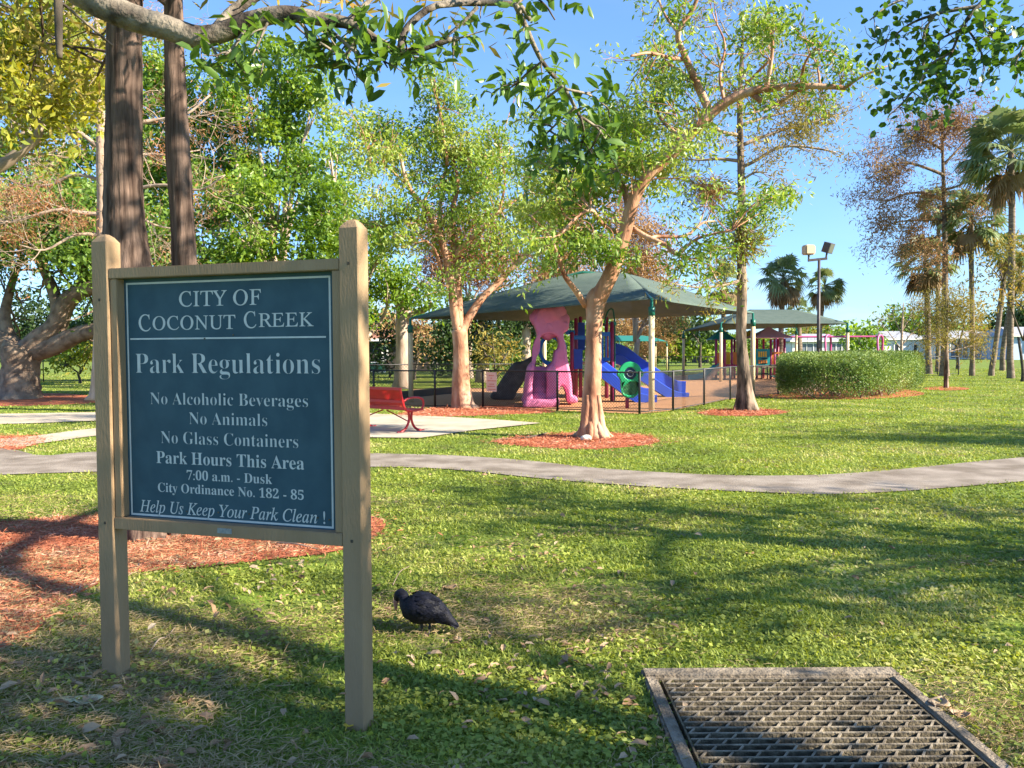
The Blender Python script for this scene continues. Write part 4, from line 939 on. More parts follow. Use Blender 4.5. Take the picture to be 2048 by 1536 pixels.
# --- near gumbo limbo with the leaning trunk
def gumbo_near():
    rnd = random.Random(11); rg = np.random.default_rng(11); D = G(1185, 876).y; b = G(1185, 876)
    root = thing('gumbo_limbo_tree', 'copper barked tree with leaning trunk and open crown in the round mulch ring', 'tree', b)
    mb = MB(); k = D / CF
    px_limb(mb, [(1187, 884), (1186, 870), (1184, 845), (1183, 800), (1186, 740), (1187, 680), (1189, 635), (1192, 600), (1203, 585)], [w * k for w in (38, 29, 22, 18, 16.5, 15.5, 16.5, 21, 18)], 0, D, D, 28, sub=6, rough=.075, rg=rg, flute=.24)
    for bx, by, rr in ((1178, 850, 9), (1196, 850, 8), (1168, 862, 10), (1206, 862, 9)): px_limb(mb, [(bx + (bx - 1186) * .5, 885), (bx, by + 10), (bx * .5 + 593, 790)], [rr * k * 1.4, rr * k * 1.0, rr * k * .6], 0, D - .14, D - .09, 10, rg=rg, rough=.12)
    main = px_limb(mb, [(1190, 610), (1204, 583), (1225, 540), (1247, 475), (1266, 405), (1292, 358), (1350, 300), (1400, 250), (1450, 205), (1500, 183), (1570, 174), (1630, 172), (1692, 176)], [w * k for w in (15.5, 16.5, 15, 13, 12, 10.5, 10.5, 10, 9, 8, 6.5, 5.5, 4)], D, D, D - 1, 12, rg=rg)
    tail = px_limb(mb, [(1688, 177), (1725, 152), (1775, 132)], [4 * k, 2.5 * k, 1 * k], 0, D - 1, D - 1.2, 6)
    stub = px_limb(mb, [(1505, 187), (1522, 203)], [6 * k, 5 * k], 0, D - .7, D - .8, 8)
    limbs = []
    for pts, w0, w1, d1 in (([(1172, 612), (1152, 582), (1130, 552), (1117, 515), (1098, 472), (1062, 432)], 7, 2, -.8), ([(1258, 420), (1250, 385), (1234, 345), (1212, 300), (1190, 270)], 8, 3, .9),
                            ([(1424, 232), (1395, 170), (1370, 112), (1356, 66), (1388, 14), (1400, -30)], 9, 3, -.6), ([(1372, 118), (1345, 117), (1300, 106), (1262, 112)], 5, 2, -1.2), ([(1400, 178), (1372, 150), (1335, 128), (1300, 128)], 4, 2, .8),
                            ([(1532, 178), (1541, 130), (1545, 90), (1541, 60)], 5, 2, -.3), ([(1540, 120), (1500, 160), (1478, 190)], 3, 1.5, .5), ([(1603, 172), (1606, 140), (1614, 118), (1640, 85)], 4, 1.5, -1), ([(1640, 172), (1636, 140), (1625, 110)], 3, 1.2, .6),
                            ([(1620, 174), (1590, 185), (1555, 210)], 4, 3, .6), ([(1258, 452), (1290, 472), (1330, 490), (1355, 508), (1395, 477), (1464, 460)], 6, 2, -.8), ([(1300, 482), (1313, 473), (1369, 472), (1405, 446), (1430, 442)], 4.5, 1.5, .6),
                            ([(1243, 470), (1205, 448), (1182, 420), (1150, 438), (1120, 470)], 5.5, 2, -.9), ([(1355, 505), (1380, 520), (1420, 530)], 2.5, 1, -.4),
                            ([(1363, 290), (1345, 262), (1318, 232), (1310, 190)], 6, 2, .9), ([(1305, 345), (1280, 310), (1268, 250), (1240, 210)], 5, 2, 1.4), ([(1360, 70), (1330, 30), (1310, -20)], 3.5, 2, .5), ([(1450, 210), (1440, 150), (1450, 90), (1430, 40)], 4, 1.5, .9), ([(1420, 240), (1400, 220), (1380, 215)], 3, 1.5, 1)):
        limbs.append(px_limb(mb, pts, w0 * k, w1 * k, D, D + d1, 7, rg=rg))
    tips = []
    for P in limbs: sprout(mb, P, .012, 6, .55, 1, rnd, tips, .4, n=4)
    sprout(mb, main[4:8], .014, 9, .7, 1, rnd, tips, 0, n=4); sprout(mb, main[8:], .012, 7, .45, 1, rnd, tips, 0, n=4); sprout(mb, tail, .006, 5, .4, 0, rnd, tips, 0, n=4)
    for q in range(7):                                   # roots running into the mulch
        a = q * .9 + rnd.uniform(-.2, .2); dv = V(math.cos(a), math.sin(a), 0); l = rnd.uniform(.28, .38); mb.tube([b + dv * .14 + V(0, 0, .30), b + dv * .23 + V(0, 0, .11), b + dv * l + V(0, 0, .02), b + dv * (l + .14) - V(0, 0, .02)], [.05, .06, .04, .012], 8, 3, rough=.15, rng=rg)
    LP = [p for P in limbs for p in P[1:]] + main[4:]
    pos = cloud(tips, 6800, .12, rg)
    # fuller masses where the photo's crown is dense
    cl = []
    for x, y, w, h, n, dd in ((1150, 400, 75, 55, 3000, .3), (1130, 330, 70, 50, 1800, .8), (1200, 260, 60, 40, 1300, .9), (1240, 330, 60, 60, 2300, .6), (1330, 345, 55, 60, 1500, -.3), (1180, 480, 60, 35, 1300, -.3), (1340, 200, 50, 60, 1100, .3), (1500, 430, 60, 45, 480, -.4), (1400, 520, 40, 25, 300, -.5), (1545, 60, 40, 40, 500, -.3), (1250, 250, 60, 50, 900, 1.0), (1090, 300, 60, 60, 1200, 1.2), (1545, 400, 20, 45, 260, -.5), (1110, 500, 40, 30, 450, -.8)):
        n = int(n * .9); m = max(n // 170, 3); cc = np.array([tuple(at(x + rg.normal() * w * .6, y + rg.normal() * h * .6, D + dd + rg.normal() * .6)) for _ in range(m)])
        join_twigs(mb, cc, LP, rnd); cl.append(cc[rg.integers(0, m, n)] + bnorm(rg, n) * np.array([.25, .25, .10]))
    mb.build('trunk', MT['b_gumbo'], root, True)
    pos = np.concatenate([pos] + cl)
    leaves('crown', pos, (.08, .15), MT['l_gumbo'], root, rg, LEAF4, .6, .68)
gumbo_near()

# --- second gumbo limbo by the fence
def gumbo_far():
    rnd = random.Random(21); rg = np.random.default_rng(21); b = G(925, 816); D = b.y
    root = thing('gumbo_limbo_tree', 'copper barked tree forking into three limbs beside the notice on the fence', 'tree', b)
    mb = MB(); k = D / CF
    px_limb(mb, [(930, 824), (926, 808), (922, 770), (922, 730), (921, 690), (919, 660)], [w * k for w in (33, 23, 18, 16, 15, 16)], 0, D, D, 18, sub=5, rough=.05, rg=rg, flute=.15)
    limbs = []
    for pts, w0, w1, d1 in (([(916, 665), (908, 620), (902, 570), (890, 505), (868, 445), (840, 405), (815, 368), (800, 310)], 9.5, 3, -.6), ([(919, 655), (917, 600), (915, 540), (908, 480), (906, 420)], 9.5, 4, .4), ([(921, 668), (938, 635), (965, 595), (1000, 562), (1040, 520), (1080, 490)], 10, 3.5, .5),
                            ([(910, 515), (935, 485), (972, 452), (1000, 420)], 7, 3, -.4), ([(905, 420), (915, 370), (905, 320), (880, 270)], 5, 2, .5), ([(885, 490), (880, 430), (884, 380), (895, 330)], 5.5, 2, .8), ([(845, 412), (860, 380), (880, 370)], 3, 2, .3), ([(893, 500), (885, 540), (870, 500), (850, 480)], 4, 2, -.8), ([(815, 370), (770, 330), (735, 300)], 3, 1.2, -.6), ([(895, 330), (880, 220), (868, 180)], 3, 1.2, .3),
                            ([(1000, 420), (1010, 360), (1000, 300)], 3, 1.2, .2), ([(1000, 422), (1050, 390), (1090, 385)], 3, 1.2, .6), ([(906, 420), (960, 380), (985, 330)], 3, 1.2, .7), ([(868, 445), (810, 440), (760, 455)], 3.5, 1.2, -.5)):
        limbs.append(px_limb(mb, pts, w0 * k, w1 * k, D, D + d1, 8, rg=rg))
    tips = []
    for P in limbs: sprout(mb, P, .016, 6, .8, 1, rnd, tips, .45, n=4)
    LP = [p for P in limbs for p in P[1:]]
    pos = [cloud(tips, 8000, .18, rg)]
    for x, y, w, h, n, dd in ((800, 300, 75, 75, 3600, 0), (860, 280, 70, 60, 2600, .5), (920, 340, 80, 70, 3200, .2), (1000, 360, 80, 80, 3600, .4), (760, 380, 60, 60, 2000, -.5), (820, 410, 70, 40, 1500, -.6), (960, 430, 80, 40, 1800, -.4), (1040, 470, 60, 50, 1700, 0), (870, 165, 30, 40, 700, .3), (740, 260, 50, 40, 1100, -.4), (930, 240, 40, 30, 700, .5), (1000, 260, 40, 50, 800, .6), (880, 570, 30, 25, 250, -.8), (1000, 520, 50, 30, 600, -.6), (770, 470, 60, 40, 800, -.6)):
        n = int(n * .62); m = max(n // 170, 3); cc = np.array([tuple(at(x + rg.normal() * w * .62, y + rg.normal() * h * .62, D + dd + rg.normal() * .8)) for _ in range(m)])
        join_twigs(mb, cc, LP, rnd, .016); pos.append(cc[rg.integers(0, m, n)] + bnorm(rg, n) * np.array([.36, .36, .13]))
    mb.build('trunk', MT['b_gumbo'], root, True)
    leaves('crown', np.concatenate(pos), (.10, .18), MT['l_gumbo'], root, rg, LEAF4, .6, .68)
gumbo_far()

# --- needle trees: feathery foliage along spreading limbs
def needle_tree(label, b, D, trunk_px, wpx, limbs, leafm, nleaf, barkm, seed, size=(.10, .2), sig=.14, lev=1, L=.8, spr=6, group=None, name='cypress_tree', extra=None, droop=.5, lw=.9, tw='b_twig'):
    rnd = random.Random(seed); rg = np.random.default_rng(seed); k = D / CF; root = thing(name, label, 'tree', b, group); mb = MB()
    px_limb(mb, trunk_px, [w * k for w in wpx], 0, D, D, 16, sub=4, rough=.09, rg=rg, flute=.18)
    tr = mb.build('trunk', MT[barkm], root, True)
    mb = MB(); tips = []
    for pts, w0, w1, d1 in limbs:
        P = px_limb(mb, pts, w0 * k, w1 * k, D, D + d1, 6, rg=rg); sprout(mb, P, .35 * w1 * k + .006, spr, L, lev, rnd, tips, .25, n=4, up=.02)
        tips += [(p, None) for p in P[1:]]
    mb.build('limbs', MT[barkm] if tw is None else MT[tw], tr, True)
    pos = cloud(tips, nleaf, sig, rg)
    if extra:
        pos = np.concatenate([pos] + [np.array([tuple(at(x, y, D + dd))]) + rg.normal(size=(n, 3)) * np.array([w * k, w * k, h * k]) * .6 for x, y, w, h, n, dd in extra])
    leaves('crown', pos, size, MT[leafm], root, rg, NEEDLE, droop, lw)
    return root, tips
b = G(1492, 821)
cyp, ctips = needle_tree('slender mottled bark cypress with thin yellow brown needles right of the big canopy', b, b.y,
    [(1492, 832), (1491, 815), (1489, 780), (1486, 730), (1482, 670), (1484, 600), (1483, 520), (1484, 430), (1482, 340), (1480, 250), (1480, 180), (1484, 100), (1486, 40)], [31, 23, 14.5, 11.5, 9.7, 10, 9.3, 8, 7, 6, 5, 3.5, 1.5],
    [([(1482, 335), (1510, 322), (1550, 298), (1590, 292), (1640, 298), (1672, 305)], 4, 1.5, -.6), ([(1485, 290), (1530, 272), (1580, 255), (1640, 240), (1690, 225)], 4.5, 1.2, .4), ([(1482, 250), (1530, 235), (1580, 222), (1620, 200)], 4, 1.2, .8),
     ([(1480, 322), (1440, 318), (1400, 320), (1370, 318)], 4, 1.2, .3), ([(1478, 270), (1440, 262), (1415, 235), (1395, 225)], 4, 1.5, -.4), ([(1482, 200), (1520, 170), (1560, 130), (1590, 110)], 3, 1, .6), ([(1480, 190), (1450, 150), (1430, 110)], 3, 1, .4), ([(1484, 120), (1520, 90), (1560, 70)], 2.5, .8, .2), ([(1484, 100), (1455, 70), (1440, 40)], 2.5, .8, .5),
     ([(1480, 390), (1440, 380), (1400, 375), (1370, 350)], 3.5, 1, .5), ([(1484, 360), (1510, 345), (1535, 345)], 3, 1, -.3), ([(1482, 560), (1450, 570), (1400, 575), (1345, 568)], 4, 1.2, -.8), ([(1484, 230), (1560, 210), (1600, 180), (1650, 175)], 3, 1, 1.1)],
    'l_olive', 7500, 'b_cyp2', 31, (.08, .17), .16, 1, .75, 7, extra=[(1640, 235, 50, 25, 900, .4), (1590, 265, 45, 20, 700, .2), (1420, 375, 45, 18, 700, .5), (1560, 180, 60, 40, 900, .6), (1330, 300, 40, 40, 300, .5)], lw=.7)
def airplants():
    rg = np.random.default_rng(5); b = G(1492, 821); D = b.y
    for x, y, n, s, lab in ((1487, 482, 520, .2, 'shaggy tuft of grassy airplants on the cypress trunk above the second canopy'), (1420, 383, 260, .14, 'small airplant tuft on a low limb left of the cypress trunk')):
        c = at(x, y, D - .02); root = thing('air_plant', lab, 'plant', c)
        A = rg.normal(size=(n, 3)); A[:, 2] = A[:, 2] * .8 - .25; P = np.array([tuple(c)]) + rg.normal(size=(n, 3)) * np.array([s * .8, s * .8, s])
        F = frames(A, rg); L = .28 + .3 * rg.random(n); F = F * L[:, None, None]; F[:, :, 1] *= .12
        inst('blades', *LEAF4, F, P, MT['l_tan'] if y < 400 else MT['l_olive'], root)
airplants()
# vine / leafy suckers on the cypress
def vine():
    rg = np.random.default_rng(6); b = G(1492, 821); D = b.y - .3; root = thing('climbing_vine', 'leafy green vine wrapped round the cypress trunk at mid height', 'vine', at(1484, 430, D)); rnd = random.Random(4)
    mb = MB(); tips = []
    for pts in ([(1478, 560), (1490, 500), (1480, 440), (1488, 390)], [(1484, 470), (1520, 450), (1545, 420), (1530, 395)], [(1484, 450), (1530, 480), (1555, 460)], [(1484, 440), (1455, 420), (1445, 450)]):
        P = px_limb(mb, pts, .02, .008, D, D - .1, 5); sprout(mb, P, .008, 6, .45, 1, rnd, tips, .1, n=4)
    mb.build('stem', MT['b_twig'], root); leaves('foliage', cloud(tips, 1500, .15, rg), (.08, .14), MT['l_gumbo'], root, rg, LEAF4, .6, .68)
vine()

# the two trunks behind the sign
def front_cypress():
    for seed, lab, px, w, grp in ((1, 'thick brown fibrous cypress trunk rising behind the left post of the sign', [(296, 1096), (290, 1078), (278, 1030), (268, 900), (262, 700), (258, 560), (251, 470), (247, 380), (248, 250), (249, 100), (250, 0), (250, -150), (250, -320)], (62, 47, 40, 40, 44, 46, 40, 36, 34, 33, 32, 28, 20), None),
                               (2, 'slimmer brown cypress trunk leaning left beside the thicker one behind the sign', [(352, 1092), (350, 1078), (362, 1030), (374, 850), (376, 700), (371, 560), (364, 430), (356, 300), (351, 180), (348, 60), (346, -100), (345, -300)], (34, 28, 25, 24, 24, 24, 22, 23, 20, 18, 15, 10), None)):
        rg = np.random.default_rng(seed); rnd = random.Random(seed); b = G(px[1][0], 1082 if seed == 1 else 1076); D = b.y; k = D / CF; root = thing('cypress_tree', lab, 'tree', b)
        mb = MB(); P = px_limb(mb, px, [x * k for x in w], 0, D, D, 36, sub=6, rough=.09, rg=rg, flute=.1)
        if seed == 1:                                        # buttress root on the right
            px_limb(mb, [(302, 640), (290, 560), (282, 480), (272, 420)], [.11, .075, .04, .02], 0, D - .06, D, 10, rg=rg)
        tips = []; top = P[-4:]
        for t in range(9):
            c = top[1].lerp(top[-1], rnd.random()); d = V(rnd.gauss(0, 1), rnd.gauss(.3, 1), rnd.uniform(.0, .5)).normalized(); grow(mb, c, d, 1.7, .03, 1, rnd, tips, n=4)
        mb.build('trunk', MT['b_cyp'], root, True); leaves('crown', cloud(tips, 2500, .3, rg), (.1, .2), MT['l_olive'], root, rg, NEEDLE, .5, .7)
front_cypress()

# --- broadleaf background trees made of leaf clumps round limbs
def blob_tree(label, base_px, D, trunk_w, blobs, leafm, barkm='b_dark', seed=0, size=(.12, .22), name='broadleaf_tree', group=None, dens=1.0, cat='tree', tmpl=LEAF4, wid=1.0, clump=.34, droop=.3, fork=None, deep=1.0):
    rnd = random.Random(seed); rg = np.random.default_rng(seed); k = D / CF; b = at(base_px, 760, D); b.z = 0
    root = thing(name, label, cat, b, group); mb = MB(); tips = []
    cs = [at(x, y, D + (rnd.random() - .5) * (rx + ry) * k * .6) for x, y, rx, ry in blobs]
    low = min(c.z for c in cs); fz = max(low * .55, .25) if fork is None else fork
    mb.tube([b + V(0, 0, -.1), b + V(0, 0, fz * .3), b + V(rnd.gauss(0, .15), 0, fz)], [trunk_w * .75, trunk_w * .5, trunk_w * .42], 12, 4, rough=.1, rng=rg, flute=.15)
    f = b + V(0, 0, fz * .92); pos = []
    for c, (x, y, rx, ry) in zip(cs, blobs):
        m = f.lerp(c, .5) + V(rnd.gauss(0, .3), rnd.gauss(0, .3), .2); mb.tube([f, m, c], [trunk_w * .33, trunk_w * .2, .03], 7, 4)
        RX, RY = rx * k, ry * k
        for _ in range(4):
            d = rv(rnd).normalized(); mb.tube([m.lerp(c, .6), c + V(d.x * RX * .4, d.y * RX * .4, d.z * RY * .4), c + V(d.x * RX * .85, d.y * RX * .85, d.z * RY * .85)], [.035, .02, .008], 4, 2, cap=False)
        n = int(dens * 5.2 * (RX * RY * math.pi) / (.5 * .5 * (size[0] + size[1]) ** 2 * .26 * wid) * .5); nc = max(int(n / 130), 6)
        d = rg.normal(size=(nc, 3)); d /= np.linalg.norm(d, axis=1)[:, None]; rr = (.35 + .65 * rg.random(nc) ** .5) * (1 + .12 * rg.normal(size=nc))
        C = np.array([tuple(c)]) + d * rr[:, None] * np.array([RX, RX * .8 * deep, RY]); q = C[rg.integers(0, nc, n)] + bnorm(rg, n) * clump * np.array([1, 1, .65]); pos.append(q)
    pos = np.concatenate(pos); pos = pos[pos[:, 2] > .03]
    mb.build('trunk', MT[barkm], root, True); leaves('crown', pos, size, MT[leafm], root, rg, tmpl, droop, wid)
    return root
blob_tree('tall bright green tree reaching highest against the sky behind the sign', 560, 36, .5, [(575, 140, 75, 65), (625, 205, 55, 50), (500, 200, 70, 60), (560, 290, 90, 70), (455, 150, 45, 60), (420, 260, 70, 70), (480, 350, 90, 60), (620, 330, 60, 50), (335, 130, 50, 60), (330, 230, 60, 70), (300, 340, 60, 70), (310, 440, 60, 60), (390, 330, 60, 60)], 'l_green', 'b_pale', 41, (.15, .26), dens=1.7, clump=.36)
blob_tree('mixed green and olive tree filling the gap behind the twin trunks at upper left', 230, 41, .45, [(60, 330, 110, 80), (160, 260, 80, 80), (270, 180, 70, 80), (290, 310, 70, 80), (30, 230, 80, 60), (130, 400, 80, 60), (-40, 420, 80, 70)], 'l_oak', 'b_pale', 47, (.16, .28), dens=1.2)
blob_tree('broad dense green tree directly above the top rail of the sign', 480, 29, .45, [(400, 500, 95, 80), (510, 470, 95, 80), (625, 500, 80, 90), (560, 400, 85, 60), (430, 400, 75, 55), (600, 600, 90, 70), (480, 580, 90, 70), (650, 420, 50, 60), (330, 590, 60, 70)], 'l_green', 'b_pale', 42, (.13, .23), dens=1.3)
blob_tree('green tree with a few rusty leaves left of the canopy corner', 700, 33, .4, [(700, 470, 60, 70), (735, 560, 55, 60), (690, 380, 45, 50), (660, 300, 40, 40), (760, 500, 50, 60), (780, 590, 50, 45), (700, 640, 50, 60)], 'l_green', 'b_pale', 43, (.14, .24), dens=.75)
blob_tree('dark leafy tree beside the pale two toned trunk behind the fence', 806, 34, .6, [(800, 575, 55, 40), (850, 560, 60, 45), (770, 540, 50, 45), (870, 610, 40, 30)], 'l_green', 'b_pale', 44, (.14, .24), dens=.8, fork=3.0)
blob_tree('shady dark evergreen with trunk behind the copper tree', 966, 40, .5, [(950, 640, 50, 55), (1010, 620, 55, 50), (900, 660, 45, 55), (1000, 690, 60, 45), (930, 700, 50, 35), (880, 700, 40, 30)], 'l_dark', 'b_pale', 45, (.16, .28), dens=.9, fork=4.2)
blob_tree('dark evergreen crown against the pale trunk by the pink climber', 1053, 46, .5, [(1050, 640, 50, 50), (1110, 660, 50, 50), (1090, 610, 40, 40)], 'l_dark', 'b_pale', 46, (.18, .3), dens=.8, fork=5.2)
# great oak on the left
def oak():
    rnd = random.Random(51); rg = np.random.default_rng(51); b = G(40, 797); D = b.y; k = D / CF
    root = thing('oak_tree', 'massive low spreading oak with thick twisting limbs at far left', 'tree', b); mb = MB(); tips = []
    px_limb(mb, [(36, 806), (38, 792), (40, 765), (42, 735), (45, 705), (50, 690)], [w * k for w in (62, 44, 37, 34, 38, 36)], 0, D, D, 20, sub=4, rough=.1, rg=rg, flute=.18)
    L = []
    for pts, w0, w1, d1 in (([(48, 708), (80, 680), (112, 652), (130, 610), (150, 590), (185, 575), (240, 550), (300, 520)], 24, 10, -.8), ([(118, 640), (112, 600), (100, 565), (88, 540), (80, 500), (60, 450)], 14, 5, .6), ([(60, 705), (110, 690), (150, 672), (190, 660), (250, 650), (320, 620)], 22, 9, -1.2), ([(45, 712), (20, 685), (-15, 665), (-60, 620), (-110, 580)], 22, 9, .4), ([(130, 620), (150, 580), (180, 560), (200, 520)], 12, 4, .8), ([(30, 700), (10, 640), (20, 580), (40, 520)], 14, 5, 1), ([(150, 590), (170, 530), (160, 470)], 8, 3, .4)):
        P = px_limb(mb, pts, w0 * k, w1 * k, D, D + d1, 12, rg=rg, rough=.1); L.append(P); sprout(mb, P, .05, 5, 1.5, 1, rnd, tips, .45, n=5)
    mb.build('trunk', MT['b_oak'], root, True)
    tips = [t for t in tips if t[0].z > 5.2]
    pos = [cloud(tips, 6500, .45, rg)]
    for x, y, w, h, n in ((60, 440, 110, 50, 5500), (170, 500, 80, 50, 3800), (-20, 480, 80, 60, 3000), (180, 450, 100, 40, 3500), (130, 400, 90, 40, 2500), (330, 500, 70, 60, 2500), (250, 570, 60, 50, 1600)):
        m = max(n // 60, 3); cc = np.array([tuple(at(x + rg.normal() * w * .55, y + rg.normal() * h * .55, D + rg.normal() * 1.8)) for _ in range(m)]); pos.append(cc[rg.integers(0, m, n)] + rg.normal(size=(n, 3)) * .4)
    leaves('crown', np.concatenate(pos), (.14, .25), MT['l_oak'], root, rg, LEAF4, .2, .95)
oak()
# rusty needle tree, upper left
needle_tree('half bare rusty cypress with pale limbs spreading behind the thick trunk', at(205, 790, 22) - V(0, 0, at(205, 790, 22).z), 22,
    [(205, 800), (205, 770), (205, 650), (206, 500), (206, 400), (203, 300), (200, 200), (195, 60), (190, -60)], [26, 18, 14, 12, 11, 10, 8, 6, 3],
    [([(206, 430), (160, 425), (110, 420), (40, 440), (-20, 450)], 5, 2, -.8), ([(204, 300), (150, 260), (100, 255), (30, 270)], 5, 2, -.5), ([(203, 280), (260, 250), (310, 240), (370, 230), (420, 190)], 5, 2, .7), ([(205, 360), (150, 350), (100, 370), (50, 370), (-10, 350)], 4, 1.5, .5), ([(206, 420), (270, 380), (330, 370), (400, 380), (450, 350)], 4.5, 1.5, -.6), ([(200, 210), (150, 150), (110, 100), (70, 60)], 4, 1.5, .5), ([(198, 150), (250, 90), (300, 60), (330, 20)], 4, 1.2, -.4), ([(204, 400), (260, 420), (310, 450), (370, 460)], 4, 1.2, .7), ([(205, 470), (150, 470), (90, 500), (40, 490)], 4, 1.2, -.9), ([(195, 60), (150, 30), (100, 0)], 3, 1, 0), ([(202, 340), (280, 310), (340, 310), (400, 300)], 4, 1.2, .9), ([(200, 240), (140, 210), (60, 200), (0, 180)], 4, 1.2, .9)],
    'l_rust', 5200, 'b_pale', 61, (.07, .15), .16, 2, 1.2, 8, extra=[(70, 400, 50, 25, 900, -.4), (150, 440, 35, 22, 600, -.3), (30, 470, 35, 25, 600, 0), (330, 310, 30, 25, 300, .4), (380, 400, 30, 30, 400, 0), (20, 390, 30, 25, 500, 0)], lw=.6)
# yellow-leaved tree, out of frame on the left with limbs reaching in
def yellow_tree():
    rnd = random.Random(71); rg = np.random.default_rng(71); D = 12.0; b = V(-9.6, 12, 0)
    root = thing('yellow_leaf_tree', 'bright yellow green leafed tree reaching in at the upper left edge', 'tree', b); mb = MB(); tips = []; k = D / CF
    mb.tube([b - V(0, 0, .1), b + V(.1, 0, 1.2), b + V(.2, 0, 2.6), b + V(.3, 0, 4.0), b + V(.4, 0, 6)], [.3, .22, .2, .17, .06], 12, 4)
    for pts, w0, w1 in (([(-300, 450), (-100, 380), (0, 332), (45, 300), (75, 272), (80, 240)], 17, 6), ([(78, 262), (60, 200), (70, 130), (65, 60)], 6, 2), ([(80, 250), (120, 190), (150, 160), (190, 140)], 5, 2), ([(-250, 300), (-80, 230), (20, 215), (90, 205), (140, 180)], 9, 3), ([(-220, 150), (-60, 90), (30, 70), (90, 30)], 9, 3), ([(-200, 20), (-50, 0), (40, -20)], 9, 3), ([(20, 220), (30, 170), (10, 120)], 4, 2), ([(70, 120), (110, 80), (130, 40)], 3, 1.5)):
        P = px_limb(mb, pts, w0 * k, w1 * k, D, D + rnd.uniform(-.4, .4), 8, rg=rg); sprout(mb, P, .014, 7, .6, 1, rnd, tips, .35, n=4)
    mb.build('trunk', MT['b_twig'], root, True)
    pos = [cloud(tips, 2600, .13, rg)]
    for x, y, w, h, n in ((60, 60, 80, 60, 1000), (150, 130, 50, 40, 550), (180, 190, 35, 30, 350), (30, 180, 60, 50, 550), (90, 200, 60, 30, 450), (130, 250, 35, 18, 200), (20, 270, 40, 20, 150), (40, 130, 60, 60, 450)):
        m = max(n // 25, 3); cc = np.array([tuple(at(x + rg.normal() * w * .6, y + rg.normal() * h * .6, D + rg.normal() * .5)) for _ in range(m)]); pos.append(cc[rg.integers(0, m, n)] + rg.normal(size=(n, 3)) * .11)
    leaves('crown', np.concatenate(pos), (.09, .16), MT['l_yellow'], root, rg, LEAF4, -.2, .8)
yellow_tree()

